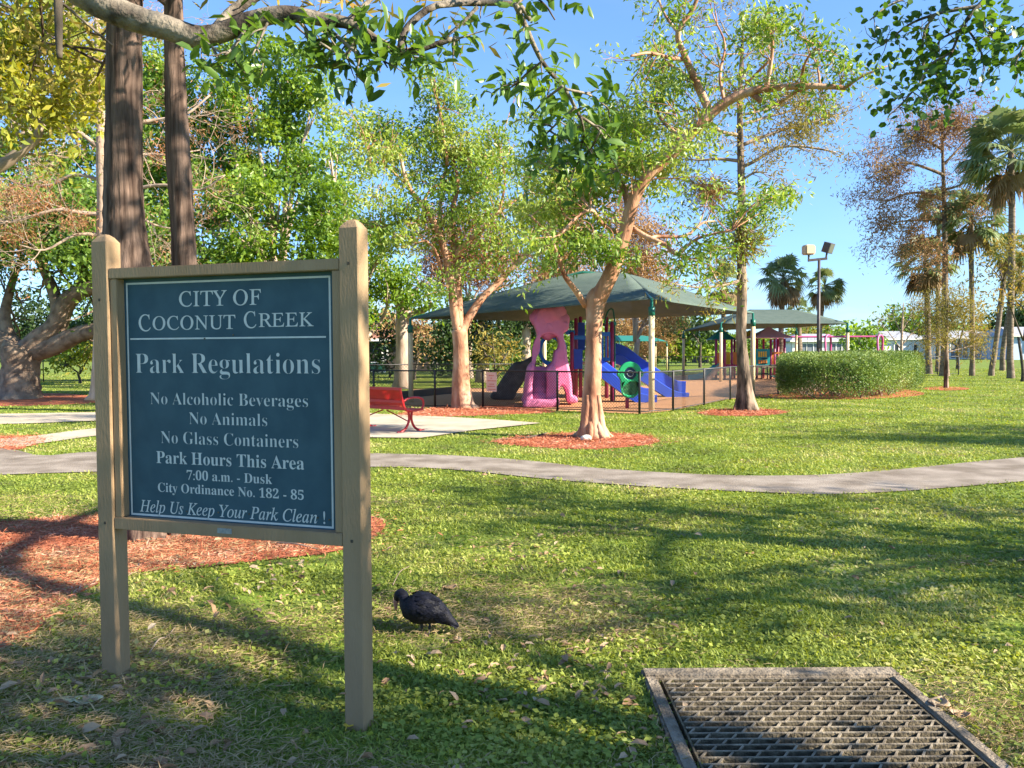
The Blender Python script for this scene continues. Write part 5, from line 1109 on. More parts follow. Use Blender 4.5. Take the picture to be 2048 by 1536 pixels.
# --- overhanging near trees with big glossy leaves
def rosettes(name, pts, n_each, size, m, root, rg, spread=.05, tmpl=LEAF7, droop=.2, wid=1.15):
    P = np.array([tuple(p) for p, _ in pts]); D_ = np.array([tuple(d) if d is not None else (0, 0, -.2) for _, d in pts]); N = len(P) * n_each
    i = np.repeat(np.arange(len(P)), n_each); pos = P[i] + rg.normal(size=(N, 3)) * spread
    A = rg.normal(size=(N, 3)) + .55 * D_[i]; A[:, 2] -= droop; F = frames(A, rg, .6); s = size[0] + (size[1] - size[0]) * rg.random(N); F = F * s[:, None, None]; F[:, :, 1] *= wid
    return inst(name, tmpl[0], tmpl[1], F, pos, m, root, True)
def overhang_left():
    rnd = random.Random(81); rg = np.random.default_rng(81); b = V(-4.6, 3.4, 0)
    root = thing('overhanging_tree', 'near tree with pale lichened limb and big glossy leaves across the top of the view', 'tree', b); mb = MB(); tips = []
    mb.tube([b - V(0, 0, .1), b + V(.05, 0, .8), b + V(.1, .1, 1.9), b + V(.3, .3, 2.9), b + V(.4, .4, 4.2), b + V(.5, .5, 6)], [.36, .25, .22, .2, .16, .08], 16, 4, rough=.06, rng=rg)
    D = 4.4; k = D / CF
    limb = [b + V(.25, .3, 2.7), at(20, -110, 4.3), at(140, -30, D), at(215, 14, D), at(275, 38, D), at(335, 56, D), at(392, 74, D), at(440, 66, D), at(500, 42, D), at(570, 28, D), at(640, 38, D), at(700, 48, D), at(750, 80, D), at(804, 104, D), at(860, 92, D), at(905, 78, D)]
    mb.tube(limb, [.12, .085, .078, .072, .068, .062, .058, .05, .046, .042, .036, .03, .026, .022, .016, .013], 16, 5, rough=.1, rng=rg)
    B = []
    for pts, w0, w1, d1 in (([(905, 80), (918, 76)], 5, 4.5, 0), ([(425, 72), (470, 20), (540, -20), (640, -30)], 14, 8, .3), ([(690, 48), (720, 20), (760, -20)], 7, 4, .1), ([(800, 100), (815, 55), (873, 11), (960, 6), (1034, 10), (1060, 40)], 8, 5, .25), ([(873, 12), (905, 10), (960, 5)], 5, 4, .1), ([(955, 14), (920, 50), (880, 82)], 4, 3, 0),
                            ([(1030, 8), (1048, 45), (1078, 112), (1105, 150), (1130, 178), (1162, 238)], 6, 3.5, .4), ([(1130, 178), (1180, 190), (1215, 215)], 3, 1.5, .2), ([(1125, 172), (1090, 200), (1060, 235)], 3, 1.5, .3), ([(1162, 236), (1168, 270), (1160, 300)], 3, 1.2, .3), ([(1160, 232), (1200, 262), (1222, 310), (1240, 350)], 3, 1.5, .5), ([(1085, 122), (1050, 150), (1030, 175)], 2.5, 1.2, .2), ([(1150, 215), (1100, 260), (1075, 290)], 2.5, 1.2, .3), ([(1200, 262), (1180, 300), (1150, 330)], 2.5, 1.2, .4),
                            ([(640, 40), (660, 60), (700, 95), (720, 110)], 5, 3, -.15), ([(720, 60), (690, 110), (640, 85)], 4, 2, -.2), ([(500, 44), (470, 90), (450, 110)], 4, 2, -.15), ([(540, 34), (520, 80), (505, 110)], 3, 1.5, -.2), ([(745, 78), (760, 110), (775, 135)], 3, 1.5, -.1), ([(804, 104), (820, 120), (815, 105)], 3, 1.5, 0), ([(1034, 8), (1060, -10), (1090, 10), (1110, 40)], 3, 1.5, .1), ([(570, 28), (600, 60), (640, 90)], 3, 1.5, -.1), ([(390, 70), (420, 90), (440, 105)], 3, 1.5, -.1)):
        P = px_limb(mb, pts, w0 * k, w1 * k, D, D + d1, 8, rg=rg); B.append(P)
    # dead stub hanging at the left
    ms = MB(); px_limb(ms, [(116, -30), (117, 30), (118, 80), (119, 116)], [.020, .017, .015, .012], 0, 3.6, 3.6, 8, rg=rg, rough=.15); ms.build('dead_branch', MT['b_dark'], root, True)
    for P in B[3:4] + B[6:14]: sprout(mb, P, .006, 3, .13, 0, rnd, tips, .2, n=4, up=.02)
    for P in B[:3] + B[14:]: sprout(mb, P, .006, 3, .16, 0, rnd, tips, .15, n=4, up=-.05)
    sprout(mb, limb[8:15], .007, 14, .22, 0, rnd, tips, .0, n=4, up=-.12)
    for P in B[6:14]: tips += [(p, None) for p in P[1:]]
    # crown above the frame
    tips2 = []; above = lambda L: [t for t in L if t[0].z > 2.2 + .46 * max(t[0].y, 0)]
    for i in range(26):
        c = b + V(rnd.uniform(.0, .6), rnd.uniform(-.2, .8), rnd.uniform(3.8, 6)); d = V(rnd.gauss(.3, .8), rnd.gauss(0, .8), rnd.uniform(.1, .6)).normalized(); grow(mb, c, d, 1.8, .04, 1, rnd, tips2, n=4, up=.05)
    up = [b + V(.4, .4, 4.2), V(-2, 3.9, 6.0), V(1, 4.0, 6.9), V(3.6, 4.2, 7.3), V(5.4, 4.3, 7.6)]; mb.tube(up, [.14, .12, .09, .06, .03], 10, 5)  # long unseen limb, added above the view to shade the twin trunks
    t3 = []; sprout(mb, up, .03, 26, 1.3, 1, rnd, t3, .35, n=4, up=.02); t3 = [t for t in above(t3) if t[0].z > 5.6]
    mb.build('trunk', MT['b_fig'], root, True)
    leaves('crown', cloud(t3, 2300, .22, rg), (.09, .16), MT['l_fig'], root, rg, LEAF4, .3)
    rosettes('leaves', tips, 5, (.065, .12), MT['l_fig'], root, rg, .055, wid=.8)
    leaves('crown', cloud(above(tips2), 2400, .25, rg), (.08, .14), MT['l_fig'], root, rg, LEAF4, .3)
overhang_left()
def overhang_right():
    rnd = random.Random(91); rg = np.random.default_rng(91); b = V(8.2, .2, 0)
    root = thing('overhanging_tree', 'near tree with small rounded leaves drooping in at the upper right corner', 'tree', b); mb = MB(); tips = []; D = 6.0; k = D / CF
    mb.tube([b - V(0, 0, .1), b + V(0, 0, 1), b + V(-.1, 0, 2.2), b + V(-.2, .1, 3.5), b + V(-.2, .1, 5.5)], [.42, .3, .26, .2, .08], 14, 4, rough=.06, rng=rg)
    limb = [b + V(-.1, 0, 2.3), b + V(-2, 1.2, 3.4), b + V(-3.6, 2.6, 4.6), at(2160, -160, D), at(2030, -50, D), at(1961, 8, D), at(1928, 48, D), at(1903, 106, D), at(1885, 150, D)]
    mb.tube(limb, [.14, .11, .075, .05, .03, .016, .012, .008, .004], 10, 5, rough=.06, rng=rg)
    B = [limb[4:]]
    for pts, w0, w1, d1 in (([(1961, 12), (1910, 20), (1870, 29), (1826, 45), (1790, 70), (1765, 90)], 4, 1.5, .2), ([(2030, -50), (1950, -40), (1860, -20), (1780, 10), (1740, 40)], 4.5, 1.5, -.1), ([(2050, -30), (2060, 20), (2050, 80), (2030, 130)], 4, 1.5, -.3), ([(1928, 48), (1950, 80), (1965, 110), (1975, 130)], 2.5, 1, .1), ([(1905, 104), (1860, 130), (1840, 165), (1810, 200), (1785, 225)], 3, 1, -.1), ([(1870, 30), (1850, 60), (1845, 100), (1850, 140)], 2.5, 1, .2), ([(1920, 60), (1880, 80), (1870, 110)], 2.5, 1, .2), ([(1860, 130), (1880, 160), (1900, 180)], 2, 1, .1), ([(2040, 60), (1995, 80), (1970, 60)], 2.5, 1, -.2), ([(2056, 30), (2090, 90), (2060, 140)], 3, 1, -.2)):
        B.append(px_limb(mb, pts, w0 * k, w1 * k, D, D + d1, 6, rg=rg))
    for P in B: sprout(mb, P, .004, 9, .2, 0, rnd, tips, .25, n=4, up=-.05)
    t2 = []
    for i in range(34):
        c = b + V(rnd.uniform(-.4, .3), rnd.uniform(-.4, .2), rnd.uniform(3.0, 5.4)); a = rnd.uniform(R(70), R(310)); d = V(math.cos(a), math.sin(a) * .7, rnd.uniform(.05, .5)).normalized(); grow(mb, c, d, 2.3, .06, 2, rnd, t2, n=4, up=.03, kids=(2, 3))
    t2 = [t for t in t2 if t[0].z > 2.4 and (t[0].x > .75 * max(t[0].y, 0) + 2.2 or t[0].z > 2.2 + .62 * max(t[0].y, 0) + 1)]
    mb.build('trunk', MT['b_fig'], root, True)
    rosettes('leaves', tips, 5, (.042, .072), MT['l_round'], root, rg, .07, wid=1.7, droop=.35)
    leaves('crown', cloud(t2, 5200, .2, rg), (.08, .14), MT['l_round'], root, rg, LEAF4, .3, 1.3)
overhang_right()

for sx, sy, sd, n_, nl, lab in ((11.6, 3.3, 92, 22, 3600, 'unseen tree added outside the right edge to shade the near lawn'), (20.5, 10.8, 93, 22, 7000, 'second unseen tree added further back outside the right edge for shade')):  # out of view, added to dapple the lawn with leaf shade
    rnd = random.Random(sd); rg = np.random.default_rng(sd); b = V(sx, sy, 0); root = thing('broadleaf_tree', lab, 'tree', b); mb = MB(); tt = []
    mb.tube([b - V(0, 0, .1), b + V(0, 0, 1), b + V(.1, 0, 2.4), b + V(.1, .1, 4), b + V(.1, .1, 6.5)], [.34, .24, .2, .16, .05], 12, 4, rough=.06, rng=rg)
    for i in range(n_):
        a = rnd.uniform(0, 6.28); grow(mb, b + V(.1, 0, rnd.uniform(3.2, 6)), V(math.cos(a), math.sin(a), rnd.uniform(.1, .6)).normalized(), 2.2, .06, 1, rnd, tt, n=4, up=.03)
    mb.build('trunk', MT['b_oak'], root, True); leaves('crown', cloud(tt, nl, .25, rg), (.1, .18), MT['l_green'], root, rg, LEAF4, .3)

# ================================================================== BACKDROP PLANTS
blob_tree('brown and orange thicket of bare shrubs behind the canopy peak left', 940, 46, .3, [(900, 470, 60, 50), (960, 480, 55, 55), (930, 540, 60, 45), (1000, 540, 45, 40), (880, 530, 40, 40)], 'l_rust', 'b_twig', 101, (.16, .3), dens=2.2, tmpl=NEEDLE, wid=.8, clump=.6)
for sd, px, D, bl, lab in ((102, 1120, 52, [(1110, 450, 50, 60), (1150, 400, 45, 50), (1090, 520, 50, 50), (1160, 500, 50, 55), (1120, 570, 60, 40)], 'tan autumn cypress left of the leaning trunk behind the canopy'), (103, 1270, 54, [(1250, 430, 40, 60), (1290, 480, 45, 60), (1260, 540, 55, 50), (1310, 560, 40, 50), (1330, 620, 45, 40)], 'tan autumn cypress right of the leaning trunk behind the canopy peak'), (104, 1290, 75, [(1280, 650, 40, 30), (1320, 660, 35, 25), (1250, 660, 30, 30), (1300, 690, 45, 20)], 'golden brown shrub behind the small teal shade roof')):
    blob_tree(lab, px, D, .4, bl, 'l_tan', 'b_pale', sd, (.18, .34), dens=2.2, tmpl=NEEDLE, wid=.8, clump=.6, name='cypress_tree')
for sd, px, D, bl, m, lab in (
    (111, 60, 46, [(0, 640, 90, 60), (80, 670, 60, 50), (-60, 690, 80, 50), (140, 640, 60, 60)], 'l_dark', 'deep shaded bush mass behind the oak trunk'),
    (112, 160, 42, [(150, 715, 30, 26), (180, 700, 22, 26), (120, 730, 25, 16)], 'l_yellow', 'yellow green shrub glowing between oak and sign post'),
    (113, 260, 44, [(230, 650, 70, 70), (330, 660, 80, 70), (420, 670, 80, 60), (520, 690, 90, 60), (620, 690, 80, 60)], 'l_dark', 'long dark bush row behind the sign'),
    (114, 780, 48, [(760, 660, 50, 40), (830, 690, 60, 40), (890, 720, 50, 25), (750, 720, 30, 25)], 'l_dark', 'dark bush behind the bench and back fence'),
    (115, 830, 44, [(830, 650, 45, 35), (790, 640, 35, 25), (860, 680, 30, 30)], 'l_tan', 'dry grey tan brush between the pale trunk and the copper tree'),
    (116, 990, 36, [(985, 690, 36, 40), (1010, 715, 30, 25), (965, 710, 24, 25)], 'l_olive', 'olive and orange needled young cypress behind the notice'),
    (117, 1090, 50, [(1060, 700, 50, 40), (1130, 700, 60, 40), (1000, 720, 50, 25)], 'l_green', 'mid green shrubs behind the pink climber'),
    (118, 1370, 78, [(1330, 660, 40, 32), (1385, 665, 45, 40), (1360, 690, 60, 28), (1430, 680, 40, 35)], 'l_green', 'green trees between the two large canopies'),
    (119, 1400, 70, [(1400, 645, 40, 25), (1340, 640, 30, 25)], 'l_dark', 'darker evergreen peeping over the gap between canopies'),
    (120, 1650, 140, [(1640, 672, 40, 20), (1600, 680, 40, 20), (1560, 690, 40, 16)], 'l_olive', 'yellowish far bushes behind the swing frame'),
    (121, 1728, 75, [(1715, 685, 26, 22), (1740, 690, 22, 18), (1728, 668, 18, 14)], 'l_green', 'rounded dark green bush beside the pink swing arch'),
    (122, 1805, 140, [(1790, 645, 28, 22), (1825, 650, 30, 25), (1850, 660, 26, 22), (1800, 668, 30, 15)], 'l_oak', 'round topped green tree beside the white house'),
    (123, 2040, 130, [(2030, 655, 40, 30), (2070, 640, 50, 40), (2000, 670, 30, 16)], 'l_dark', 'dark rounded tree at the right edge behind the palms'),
    (124, 2045, 38, [(2060, 500, 60, 45), (2000, 540, 50, 40), (2030, 600, 50, 30), (2080, 560, 50, 50)], 'l_olive', 'thin yellow green leafy tree at the right edge'),
    (125, 1915, 60, [(1905, 600, 35, 35), (1930, 640, 30, 28), (1890, 650, 30, 25)], 'l_olive', 'yellow green young cypress mass behind the sapling')):
    sz = (.0042 * D, .0075 * D); nd = m in ('l_tan', 'l_olive')
    blob_tree(lab, px, D, .13 if D < 60 else .22, bl, m, 'b_dark', sd, sz, name='shrub' if 'bush' in lab or 'shrub' in lab or 'brush' in lab else 'broadleaf_tree', cat='shrub' if 'bush' in lab or 'shrub' in lab or 'brush' in lab else 'tree', dens=(1.0 if D < 60 else 1.8) if not nd else (.7 if D < 60 else 1.1), tmpl=NEEDLE if nd else LEAF4, wid=.9, clump=.012 * D)

# far woods closing the horizon: one mass
def far_wood():
    rg = np.random.default_rng(130); n = 70000; x = -150 + 330 * rg.random(n); y = 150 + 8 * rg.normal(size=n); top = 4.2 + 2.2 * np.sin(x * .13) * np.sin(x * .031 + 1) + 1.2 * np.sin(x * .5) + np.where(x < 15, 3.5, 0)
    z = top * rg.random(n) ** .8; P = np.column_stack([x, y, z]); return kind(leaves('far_wood', P, (.6, 1.1), MT['l_oak'], None, rg, LEAF4, .2, 1.1), 'stuff')
far_wood()

# ================================================================== CLIPPED HEDGE
def hedge():
    rg = np.random.default_rng(140); rnd = random.Random(140); c = G(1690, 796)
    root = thing('clipped_hedge', 'large rounded clipped hedge with leggy base beside the light pole', 'hedge', V(11.5, 28.5, 0))
    plan = catmull([G(1556, 789), G(1575, 796), G(1640, 799), G(1740, 798), G(1806, 790), G(1838, 780), G(1842, 772), G(1800, 760), G(1700, 757), G(1600, 766), G(1566, 776)], 10)
    Q = np.array([[p.x, p.y] for p in plan]); n = 150000; q = scatter_poly(plan, n, rg)
    k = rg.random(n) < .62; bi = rg.integers(0, len(Q), n); ctr = Q.mean(0); inw = ctr - Q[bi]; inw /= np.linalg.norm(inw, axis=1)[:, None]
    q = np.where(k[:, None], Q[bi] + (Q[(bi + 1) % len(Q)] - Q[bi]) * rg.random((n, 1)) + inw * np.abs(rg.normal(0, .16, (n, 1))), q)
    dist = np.min(np.linalg.norm(q[:, None, :] - Q[None, ::2, :], axis=2), axis=1)
    top = 1.34 - .42 * np.clip(1 - dist / .55, 0, 1) ** 2.2 + .035 * np.sin(q[:, 0] * 7) * np.sin(q[:, 1] * 6)
    z = np.where(k, .06 + (top - .06) * rg.random(n) ** .8, top - np.abs(rg.normal(0, .07, n)))
    belly = np.sin(np.clip(z / 1.3, 0, 1) * math.pi) ** .5; q = q + np.where(k[:, None], -(ctr - q) / np.linalg.norm(ctr - q, axis=1)[:, None] * (.22 * belly - .2)[:, None], 0)
    pos = np.column_stack([q, z]) + rg.normal(size=(n, 3)) * .04
    gap = np.sin(q[:, 0] * 3.1 + 1) * .12; thin = rg.random(n) < np.clip((z - .05 + gap) / .5, .03, 1); pos = pos[thin]; line = plan
    leaves('foliage', pos, (.04, .075), MT['l_hedge'], root, rg, LEAF4, -.2, 1.1)
    mb = MB()
    for i in range(60):
        k = rnd.randrange(len(line) - 1); q = line[k].lerp(line[k + 1], rnd.random()).lerp(V(ctr[0], ctr[1], 0), rnd.uniform(.08, .4)); q.z = 0
        for j in range(5): e = q + V(rnd.gauss(0, .4), rnd.gauss(0, .4), rnd.uniform(.5, .9)); mb.tube([q, q.lerp(e, .5) + V(rnd.gauss(0, .05), 0, .05), e], [.018, .013, .006], 5, 2, cap=False)
    mb.build('stems', MT['b_twig'], root)
hedge()

# ================================================================== PALMS
def fan_palm(label, base, trunk, D, crown_px, rad, seed, lean=0, nf=38, wpx=9, dead=12, group='fan palms on the lawn', thick=None, green='l_palm'):
    rg = np.random.default_rng(seed); rnd = random.Random(seed); b = at(base[0], base[1], D); b.z = 0
    root = thing('fan_palm', label, 'palm', b, group); k = D / CF; mb = MB(); c = at(crown_px[0], crown_px[1], D)
    mid = [at(x, y, D) for x, y in trunk]; P = [b - V(0, 0, .1), b + V(0, 0, .3)] + mid + [c]
    w = wpx * k; mb.tube(P, [w * 1.35, w * 1.15] + [w] * len(mid) + [w * .9], 14, 4, rough=.12, rng=rg); mb.build('trunk', MT['b_palm'], root, True)
    for nm, n, m, lo, hi in (('fronds', nf, green, -.75, 1.3), ('dead_fronds', dead, 'l_palmdead', -1.35, -.75)):
        mb = MB()
        for i in range(n):
            a = rnd.uniform(0, 6.283); e = rnd.uniform(lo, hi); d = V(math.cos(a) * math.cos(e), math.sin(a) * math.cos(e), math.sin(e)); Lp = rad * rnd.uniform(.5, .68)
            p1 = c + d * Lp - V(0, 0, .08 * Lp); mb.bar(c, p1, .03, .02)
            s = d.cross(V(0, 0, 1)); s = s.normalized() if s.length > .05 else V(1, 0, 0); u_ = s.cross(d); R_ = rad * rnd.uniform(.42, .58)
            tw = rnd.uniform(-.7, .7); s2 = s * math.cos(tw) + u_ * math.sin(tw)
            for j in range(15):
                f = (j - 7) / 7 * 1.75; dd = (d * math.cos(f) + s2 * math.sin(f)); q = s2 * math.cos(f) - d * math.sin(f)
                L = R_ * (1 - .22 * abs(f) / 1.75) * rnd.uniform(.85, 1.1); wd = L * .075; m_ = p1 + dd * L * .55; tip = p1 + dd * L - V(0, 0, L * rnd.uniform(.2, .5))
                mb.add([tuple(p1), tuple(m_ + q * wd), tuple(tip), tuple(m_ - q * wd)], [(0, 1, 2, 3)])
        if n: mb.build(nm, MT[m], root)
    return root
fan_palm('fan palm with straight trunk just right of the floodlights', (1641, 715), [(1640, 690), (1641, 650)], 52, (1650, 570), 1.35, 201, wpx=4, nf=44)
fan_palm('bushy fan palm with hanging dead skirt right of the slender cypress', (1560, 735), [(1561, 690), (1563, 640)], 48, (1567, 555), 1.5, 202, wpx=5, nf=44, dead=26)
fan_palm('ragged brownish fan palm half hidden left of the slender cypress', (1447, 730), [(1447, 690), (1447, 640)], 52, (1450, 565), 1.5, 203, wpx=5, nf=26, dead=34)
fan_palm('low fan palm showing under the bushy one beyond the canopy', (1600, 722), [(1598, 690)], 60, (1596, 622), 1.2, 204, wpx=6, nf=34, dead=8)
fan_palm('straight dark trunked fan palm left of the leaning palm', (1944, 752), [(1945, 700), (1944, 600), (1942, 500)], 46, (1943, 440), 1.9, 205, wpx=4.6, nf=52, dead=8)
fan_palm('fan palm whose trunk leans to the right among the right hand palms', (1983, 752), [(1990, 700), (2000, 620), (2010, 540)], 46, (2018, 500), 1.3, 206, wpx=4.8, nf=34, dead=10)
fan_palm('tall stout fan palm nearest the right edge with wide blue green crown', (2021, 757), [(2020, 700), (2022, 600), (2024, 450)], 42, (2022, 300), 2.5, 207, wpx=6.2, nf=80, dead=10)
fan_palm('hidden fan palm with brown skirt behind the clipped hedge end', (1858, 742), [(1856, 690), (1855, 620)], 50, (1852, 520), 1.9, 208, wpx=5.5, nf=40, dead=20)
fan_palm('slender fan palm trunk standing behind the stout one', (2005, 743), [(2006, 700), (2020, 620)], 56, (2040, 545), 1.4, 209, wpx=4.8, nf=24, dead=14)
fan_palm('small crowned fan palm against the rusty cypress trunk', (1875, 740), [(1876, 690), (1876, 560)], 54, (1878, 410), 1.5, 210, wpx=4, nf=40, dead=8)
b = at(1890, 752, 46); b.z = 0
needle_tree('tall rusty red cypress rising over the palms on the right', b, 46,
    [(1888, 762), (1888, 748), (1889, 700), (1890, 600), (1890, 500), (1888, 400), (1886, 330), (1884, 260), (1884, 225)], [15, 9.5, 7, 5.8, 5, 4.2, 3.2, 2, .8],
    [([(1888, 350), (1850, 335), (1810, 325), (1770, 335), (1740, 355)], 3.5, 1, -.6), ([(1886, 300), (1850, 280), (1815, 270), (1800, 255)], 3, 1, .4), ([(1888, 400), (1840, 385), (1790, 395), (1750, 420)], 3.5, 1, .6), ([(1889, 440), (1840, 440), (1790, 445), (1765, 460)], 3, 1, -.5), ([(1886, 330), (1915, 300), (1935, 270)], 3, 1, .4), ([(1885, 280), (1905, 250), (1925, 240)], 2.5, 1, -.2), ([(1888, 380), (1920, 370), (1945, 350)], 3, 1, -.6), ([(1889, 470), (1850, 480), (1800, 490)], 3, 1, .6), ([(1885, 265), (1865, 240), (1850, 245)], 2, .8, 0), ([(1889, 420), (1920, 410), (1950, 420)], 2.5, 1, .3), ([(1890, 520), (1860, 530), (1830, 540)], 2.5, 1, -.4)],
    'l_redrust', 17000, 'b_palm', 211, (.13, .28), .3, 1, 1.5, 9, group=None, extra=[(1775, 345, 40, 22, 1500, 0), (1770, 440, 40, 25, 1100, 0), (1890, 245, 40, 20, 1300, 0), (1840, 290, 40, 22, 1100, 0), (1840, 400, 45, 22, 900, 0), (1820, 500, 40, 25, 600, 0)], lw=.7, tw=None)
b = G(1892, 776)
needle_tree('staked young cypress sapling with olive needles in a small mulch ring', b, b.y, [(1892, 780), (1892, 770), (1892, 720), (1893, 670), (1895, 620), (1896, 598)], [6, 4.8, 4, 3, 2, 1],
    [([(1893, 700), (1870, 680), (1845, 668)], 1.1, .5, -.3), ([(1893, 690), (1920, 670), (1945, 660)], 1.1, .5, .3), ([(1893, 672), (1870, 645), (1850, 625)], 1.8, .6, .4), ([(1894, 655), (1915, 630), (1930, 612)], 1.6, .6, -.4), ([(1894, 680), (1885, 650), (1880, 620)], 1.6, .6, -.4), ([(1893, 705), (1930, 695), (1950, 690)], 1.6, .6, .5), ([(1895, 640), (1885, 615), (1888, 598)], 1.2, .5, .2)],
    'l_olive', 6500, 'b_cyp2', 212, (.08, .18), .17, 1, .6, 10, name='cypress_sapling', lw=.6)
b = at(1808, 735, 60); b.z = 0
needle_tree('nearly bare pale young tree in front of the white house', b, 60, [(1802, 745), (1802, 730), (1803, 690), (1805, 640), (1807, 605)], [4, 3, 2.6, 1.8, .7], [([(1803, 700), (1785, 675), (1770, 655)], 1.4, .5, 0), ([(1804, 690), (1825, 665), (1840, 650)], 1.4, .5, .5), ([(1804, 670), (1790, 640), (1785, 620)], 1.2, .5, .3), ([(1805, 660), (1820, 635), (1828, 620)], 1.2, .5, 0)], 'l_tan', 250, 'b_pale', 213, (.15, .3), .3, 1, 1.2, 9, name='bare_sapling', lw=.5)

# ================================================================== HOUSES
def house(label, px0, px1, D, zw, zr, wallm, roofm, feats, depth=9, ov=.5):
    a, b = at(px0, 700, D), at(px1, 700, D); c = V((a.x + b.x) / 2, D + depth / 2, 0); root = thing('house', label, 'house', c); L = b.x - a.x
    mb = MB(); mb.box((c.x, c.y, zw / 2), (L, depth, zw)); w = mb.build('wall', MT[wallm], root)
    mb = MB(); x0, x1, y0, y1 = a.x - ov, b.x + ov, D - ov, D + depth + ov; h = min(depth * .35, L * .3)
    vs = [(x0, y0, zw), (x1, y0, zw), (x1, y1, zw), (x0, y1, zw), (x0 + h, D + depth / 2, zr), (x1 - h, D + depth / 2, zr), (x0, y0, zw + .18), (x1, y0, zw + .18), (x1, y1, zw + .18), (x0, y1, zw + .18)]
    mb.add(vs, [(0, 3, 2, 1), (0, 1, 7, 6), (1, 2, 8, 7), (2, 3, 9, 8), (3, 0, 6, 9), (6, 7, 5, 4), (7, 8, 5), (8, 9, 4, 5), (9, 6, 4)]); rf = mb.build('roof', MT[roofm], root)
    mb = MB(); mb.box(((x0 + x1) / 2, y0 - .03, zw + .09), (x1 - x0, .05, .2)); mb.build('fascia', MT['white'], rf)
    for nm, m, p0, p1, z0, z1 in feats:
        q0, q1 = at(p0, 700, D), at(p1, 700, D); mb = MB(); mb.box(((q0.x + q1.x) / 2, D - .03, (z0 + z1) / 2), (q1.x - q0.x, .08, z1 - z0)); f = mb.build(nm, MT[m], root)
        mb = MB(); t = .12; xx0, xx1 = q0.x, q1.x
        for bx in (((xx0 + xx1) / 2, D - .08, z1, xx1 - xx0 + t, .1, t), ((xx0 + xx1) / 2, D - .08, z0, xx1 - xx0 + t, .1, t), (xx0, D - .08, (z0 + z1) / 2, t, .1, z1 - z0 - t), (xx1, D - .08, (z0 + z1) / 2, t, .1, z1 - z0 - t)): mb.box(bx[:3], bx[3:])
        if nm == 'screen_porch':
            for g in (.33, .66): mb.box((xx0 + (xx1 - xx0) * g, D - .08, (z0 + z1) / 2), (t, .1, z1 - z0 - t))
            mb.box(((xx0 + xx1) / 2, D - .085, z0 + (z1 - z0) * .4), (xx1 - xx0 - t, .1, t))
        mb.build('frame', MT['white'], f)
    return root
house('white house with grey roof and dark windows behind the bare sapling', 1768, 1850, 118, 2.7, 4.0, 'white', 'greyroof', [('window', 'window', 1788, 1797, 1.0, 2.1), ('window', 'window', 1826, 1834, 1.0, 2.1)])
house('white house with grey roof and large screened porch right of the staked sapling', 1893, 2020, 112, 2.7, 3.9, 'white', 'greyroof', [('screen_porch', 'screen', 1900, 1936, .1, 2.5), ('screen_porch', 'screen', 1943, 1985, .1, 2.5)])
house('pale blue house cut off by the right edge of the view', 2024, 2110, 105, 2.9, 4.2, 'bluewall', 'greyroof', [('window', 'window', 2050, 2064, 1.0, 2.1)])
house('low white house with screened porch seen under the swing bar', 1585, 1700, 120, 2.5, 3.7, 'white', 'greyroof', [('screen_porch', 'screen', 1600, 1640, .2, 2.3), ('screen_porch', 'screen', 1660, 1695, .2, 2.3)])
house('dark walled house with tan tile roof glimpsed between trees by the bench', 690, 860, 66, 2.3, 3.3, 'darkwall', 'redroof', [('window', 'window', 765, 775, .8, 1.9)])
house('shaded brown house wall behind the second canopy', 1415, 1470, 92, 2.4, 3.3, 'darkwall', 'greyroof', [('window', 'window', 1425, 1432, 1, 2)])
for px, lab in ((748, 'left one of two green utility cabinets beyond the fence'), (763, 'right one of two green utility cabinets beyond the fence')):
    D = 60; p = at(px, 741, D); p.z = 0; root = thing('utility_cabinet', lab, 'utility cabinet', p, 'green utility cabinets beyond the fence')
    mb = MB(); mb.bbox(p + V(0, 0, .36), (.46, .5, .64), .03); mb.build('body', MT['boxgreen'], root); mb = MB(); mb.bbox(p + V(0, 0, .71), (.5, .55, .06), .01); mb.build('lid', MT['white'], root); mb = MB(); mb.box(p + V(0, 0, .03), (.52, .56, .08)); mb.build('base', MT['white'], root)

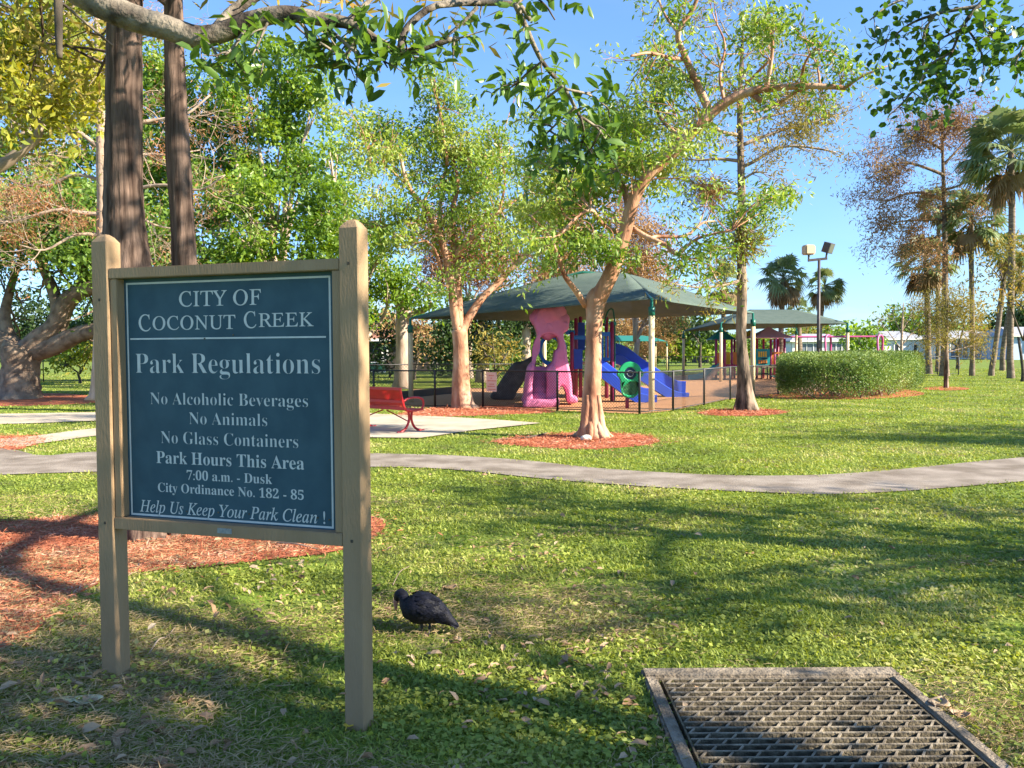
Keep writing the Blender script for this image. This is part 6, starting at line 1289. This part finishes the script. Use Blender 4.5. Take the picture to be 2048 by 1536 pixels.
# ================================================================== SMALL THINGS ON THE GROUND
def rock():
    p = G(1172, 882); b = bmesh.new(); bmesh.ops.create_icosphere(b, subdivisions=3, radius=.075); r = random.Random(8)
    for v in b.verts: v.co = V(v.co.x * 1.2, v.co.y, v.co.z * .75) * (1 + .12 * math.sin(v.co.x * 50 + v.co.y * 37) + .08 * r.random())
    b.verts.index_update(); mb = MB(); mb.add([tuple(p + V(0, 0, .05) + v.co) for v in b.verts], [[v.index for v in f.verts] for f in b.faces]); b.free()
    tag(mb.build('rock', MT['rock']), 'pale rock on the mulch at the foot of the copper tree', 'rock')
rock()
def big_leaf(px, py, L, w, ang, m, lab, curl=.25, grp=None):
    p = G(px, py); p.z = hz(p); mb = MB(); n = 9; vs = []; fs = []; d = V(math.cos(ang), math.sin(ang), 0); s = V(-d.y, d.x, 0)
    for i in range(n):
        t = i / (n - 1); ww = w * math.sin(math.pi * min(t * .93 + .05, 1)) ** .8; z = p.z + .018 + curl * L * (t - .5) ** 2
        for j in (-1, -.5, 0, .5, 1): q = V(p.x, p.y, 0) + d * (L * (t - .5)) + s * (ww * j) + V(0, 0, z + abs(j) * curl * w * .5); vs.append(tuple(q))
    for i in range(n - 1):
        for j in range(4): a = i * 5 + j; fs.append((a, a + 1, a + 6, a + 5))
    mb.add(vs, fs); st = p - d * L * .5; mb.tube([st + V(0, 0, .02 + curl * L * .25), st - d * L * .22 + V(0, 0, .015)], .0018, 5)
    o = mb.build('fallen_leaf', MT[m], None, True); sm = o.modifiers.new('thickness', 'SOLIDIFY'); sm.thickness = .0012
    return tag(o, lab, 'leaf', 'fallen leaves on the grass')
big_leaf(128, 1447, .13, .045, .15, 'l_bigpale', 'left half of a pair of pale green leaves at lower left', .15)
big_leaf(178, 1444, .12, .048, .05, 'l_bigpale', 'right hand pale green leaf of the pair at lower left', .3)
big_leaf(340, 1432, .10, .022, .3, 'l_bigbrown', 'long tan leaf on grass between the sign posts')
big_leaf(697, 1471, .045, .022, 1.4, 'l_bigyellow', 'small bright yellow leaf against the foot of the right sign post', .6)
big_leaf(216, 1377, .05, .02, .1, 'l_bigyellow', 'dull yellow leaf at the foot of the left sign post', .3)
big_leaf(1258, 1497, .075, .022, -.9, 'l_biggreen', 'curled olive leaf left of the drain curb', .4)
big_leaf(1878, 1420, .10, .045, .8, 'l_brown', 'curled brown leaf beside the right curb of the drain', .6)
big_leaf(1500, 1112, .07, .03, .3, 'l_bigbrown', 'tan leaf on sunlit grass in the middle of the lawn', .3)
big_leaf(900, 1186, .10, .04, .6, 'l_bigbrown', 'large curled tan leaf behind the black bird', .5)
big_leaf(1920, 1442, .08, .04, -.4, 'l_brown', 'rumpled grey brown leaf on the drain curb corner', .6)
for pts, lab, r in (([(1095, 868), (1060, 878), (1020, 880), (990, 883)], 'thin dark streak across the mulch left of the copper tree', .014), ([(296, 1352), (318, 1328), (335, 1312), (352, 1300)], 'thin pale twig on the grass near the left sign post', .004), ([(786, 1182), (800, 1160), (818, 1142)], 'dry straw stalk sticking up behind the bird', .003), ([(540, 1095), (590, 1103), (640, 1108), (655, 1100)], 'bent brown twig on the mulch under the sign', .006)):  # first entry is a thin dark tube following a streak on the mulch
    mb = MB(); mb.tube([G(x, y) + V(0, 0, hz(G(x, y)) + .02 + .02 * (i % 2)) for i, (x, y) in enumerate(pts)], [r, r, r * .8, r * .4][:len(pts)], 6, 4); tag(mb.build('twig', MT['b_twig' if r < .01 else 'b_dark']), lab, 'twig')
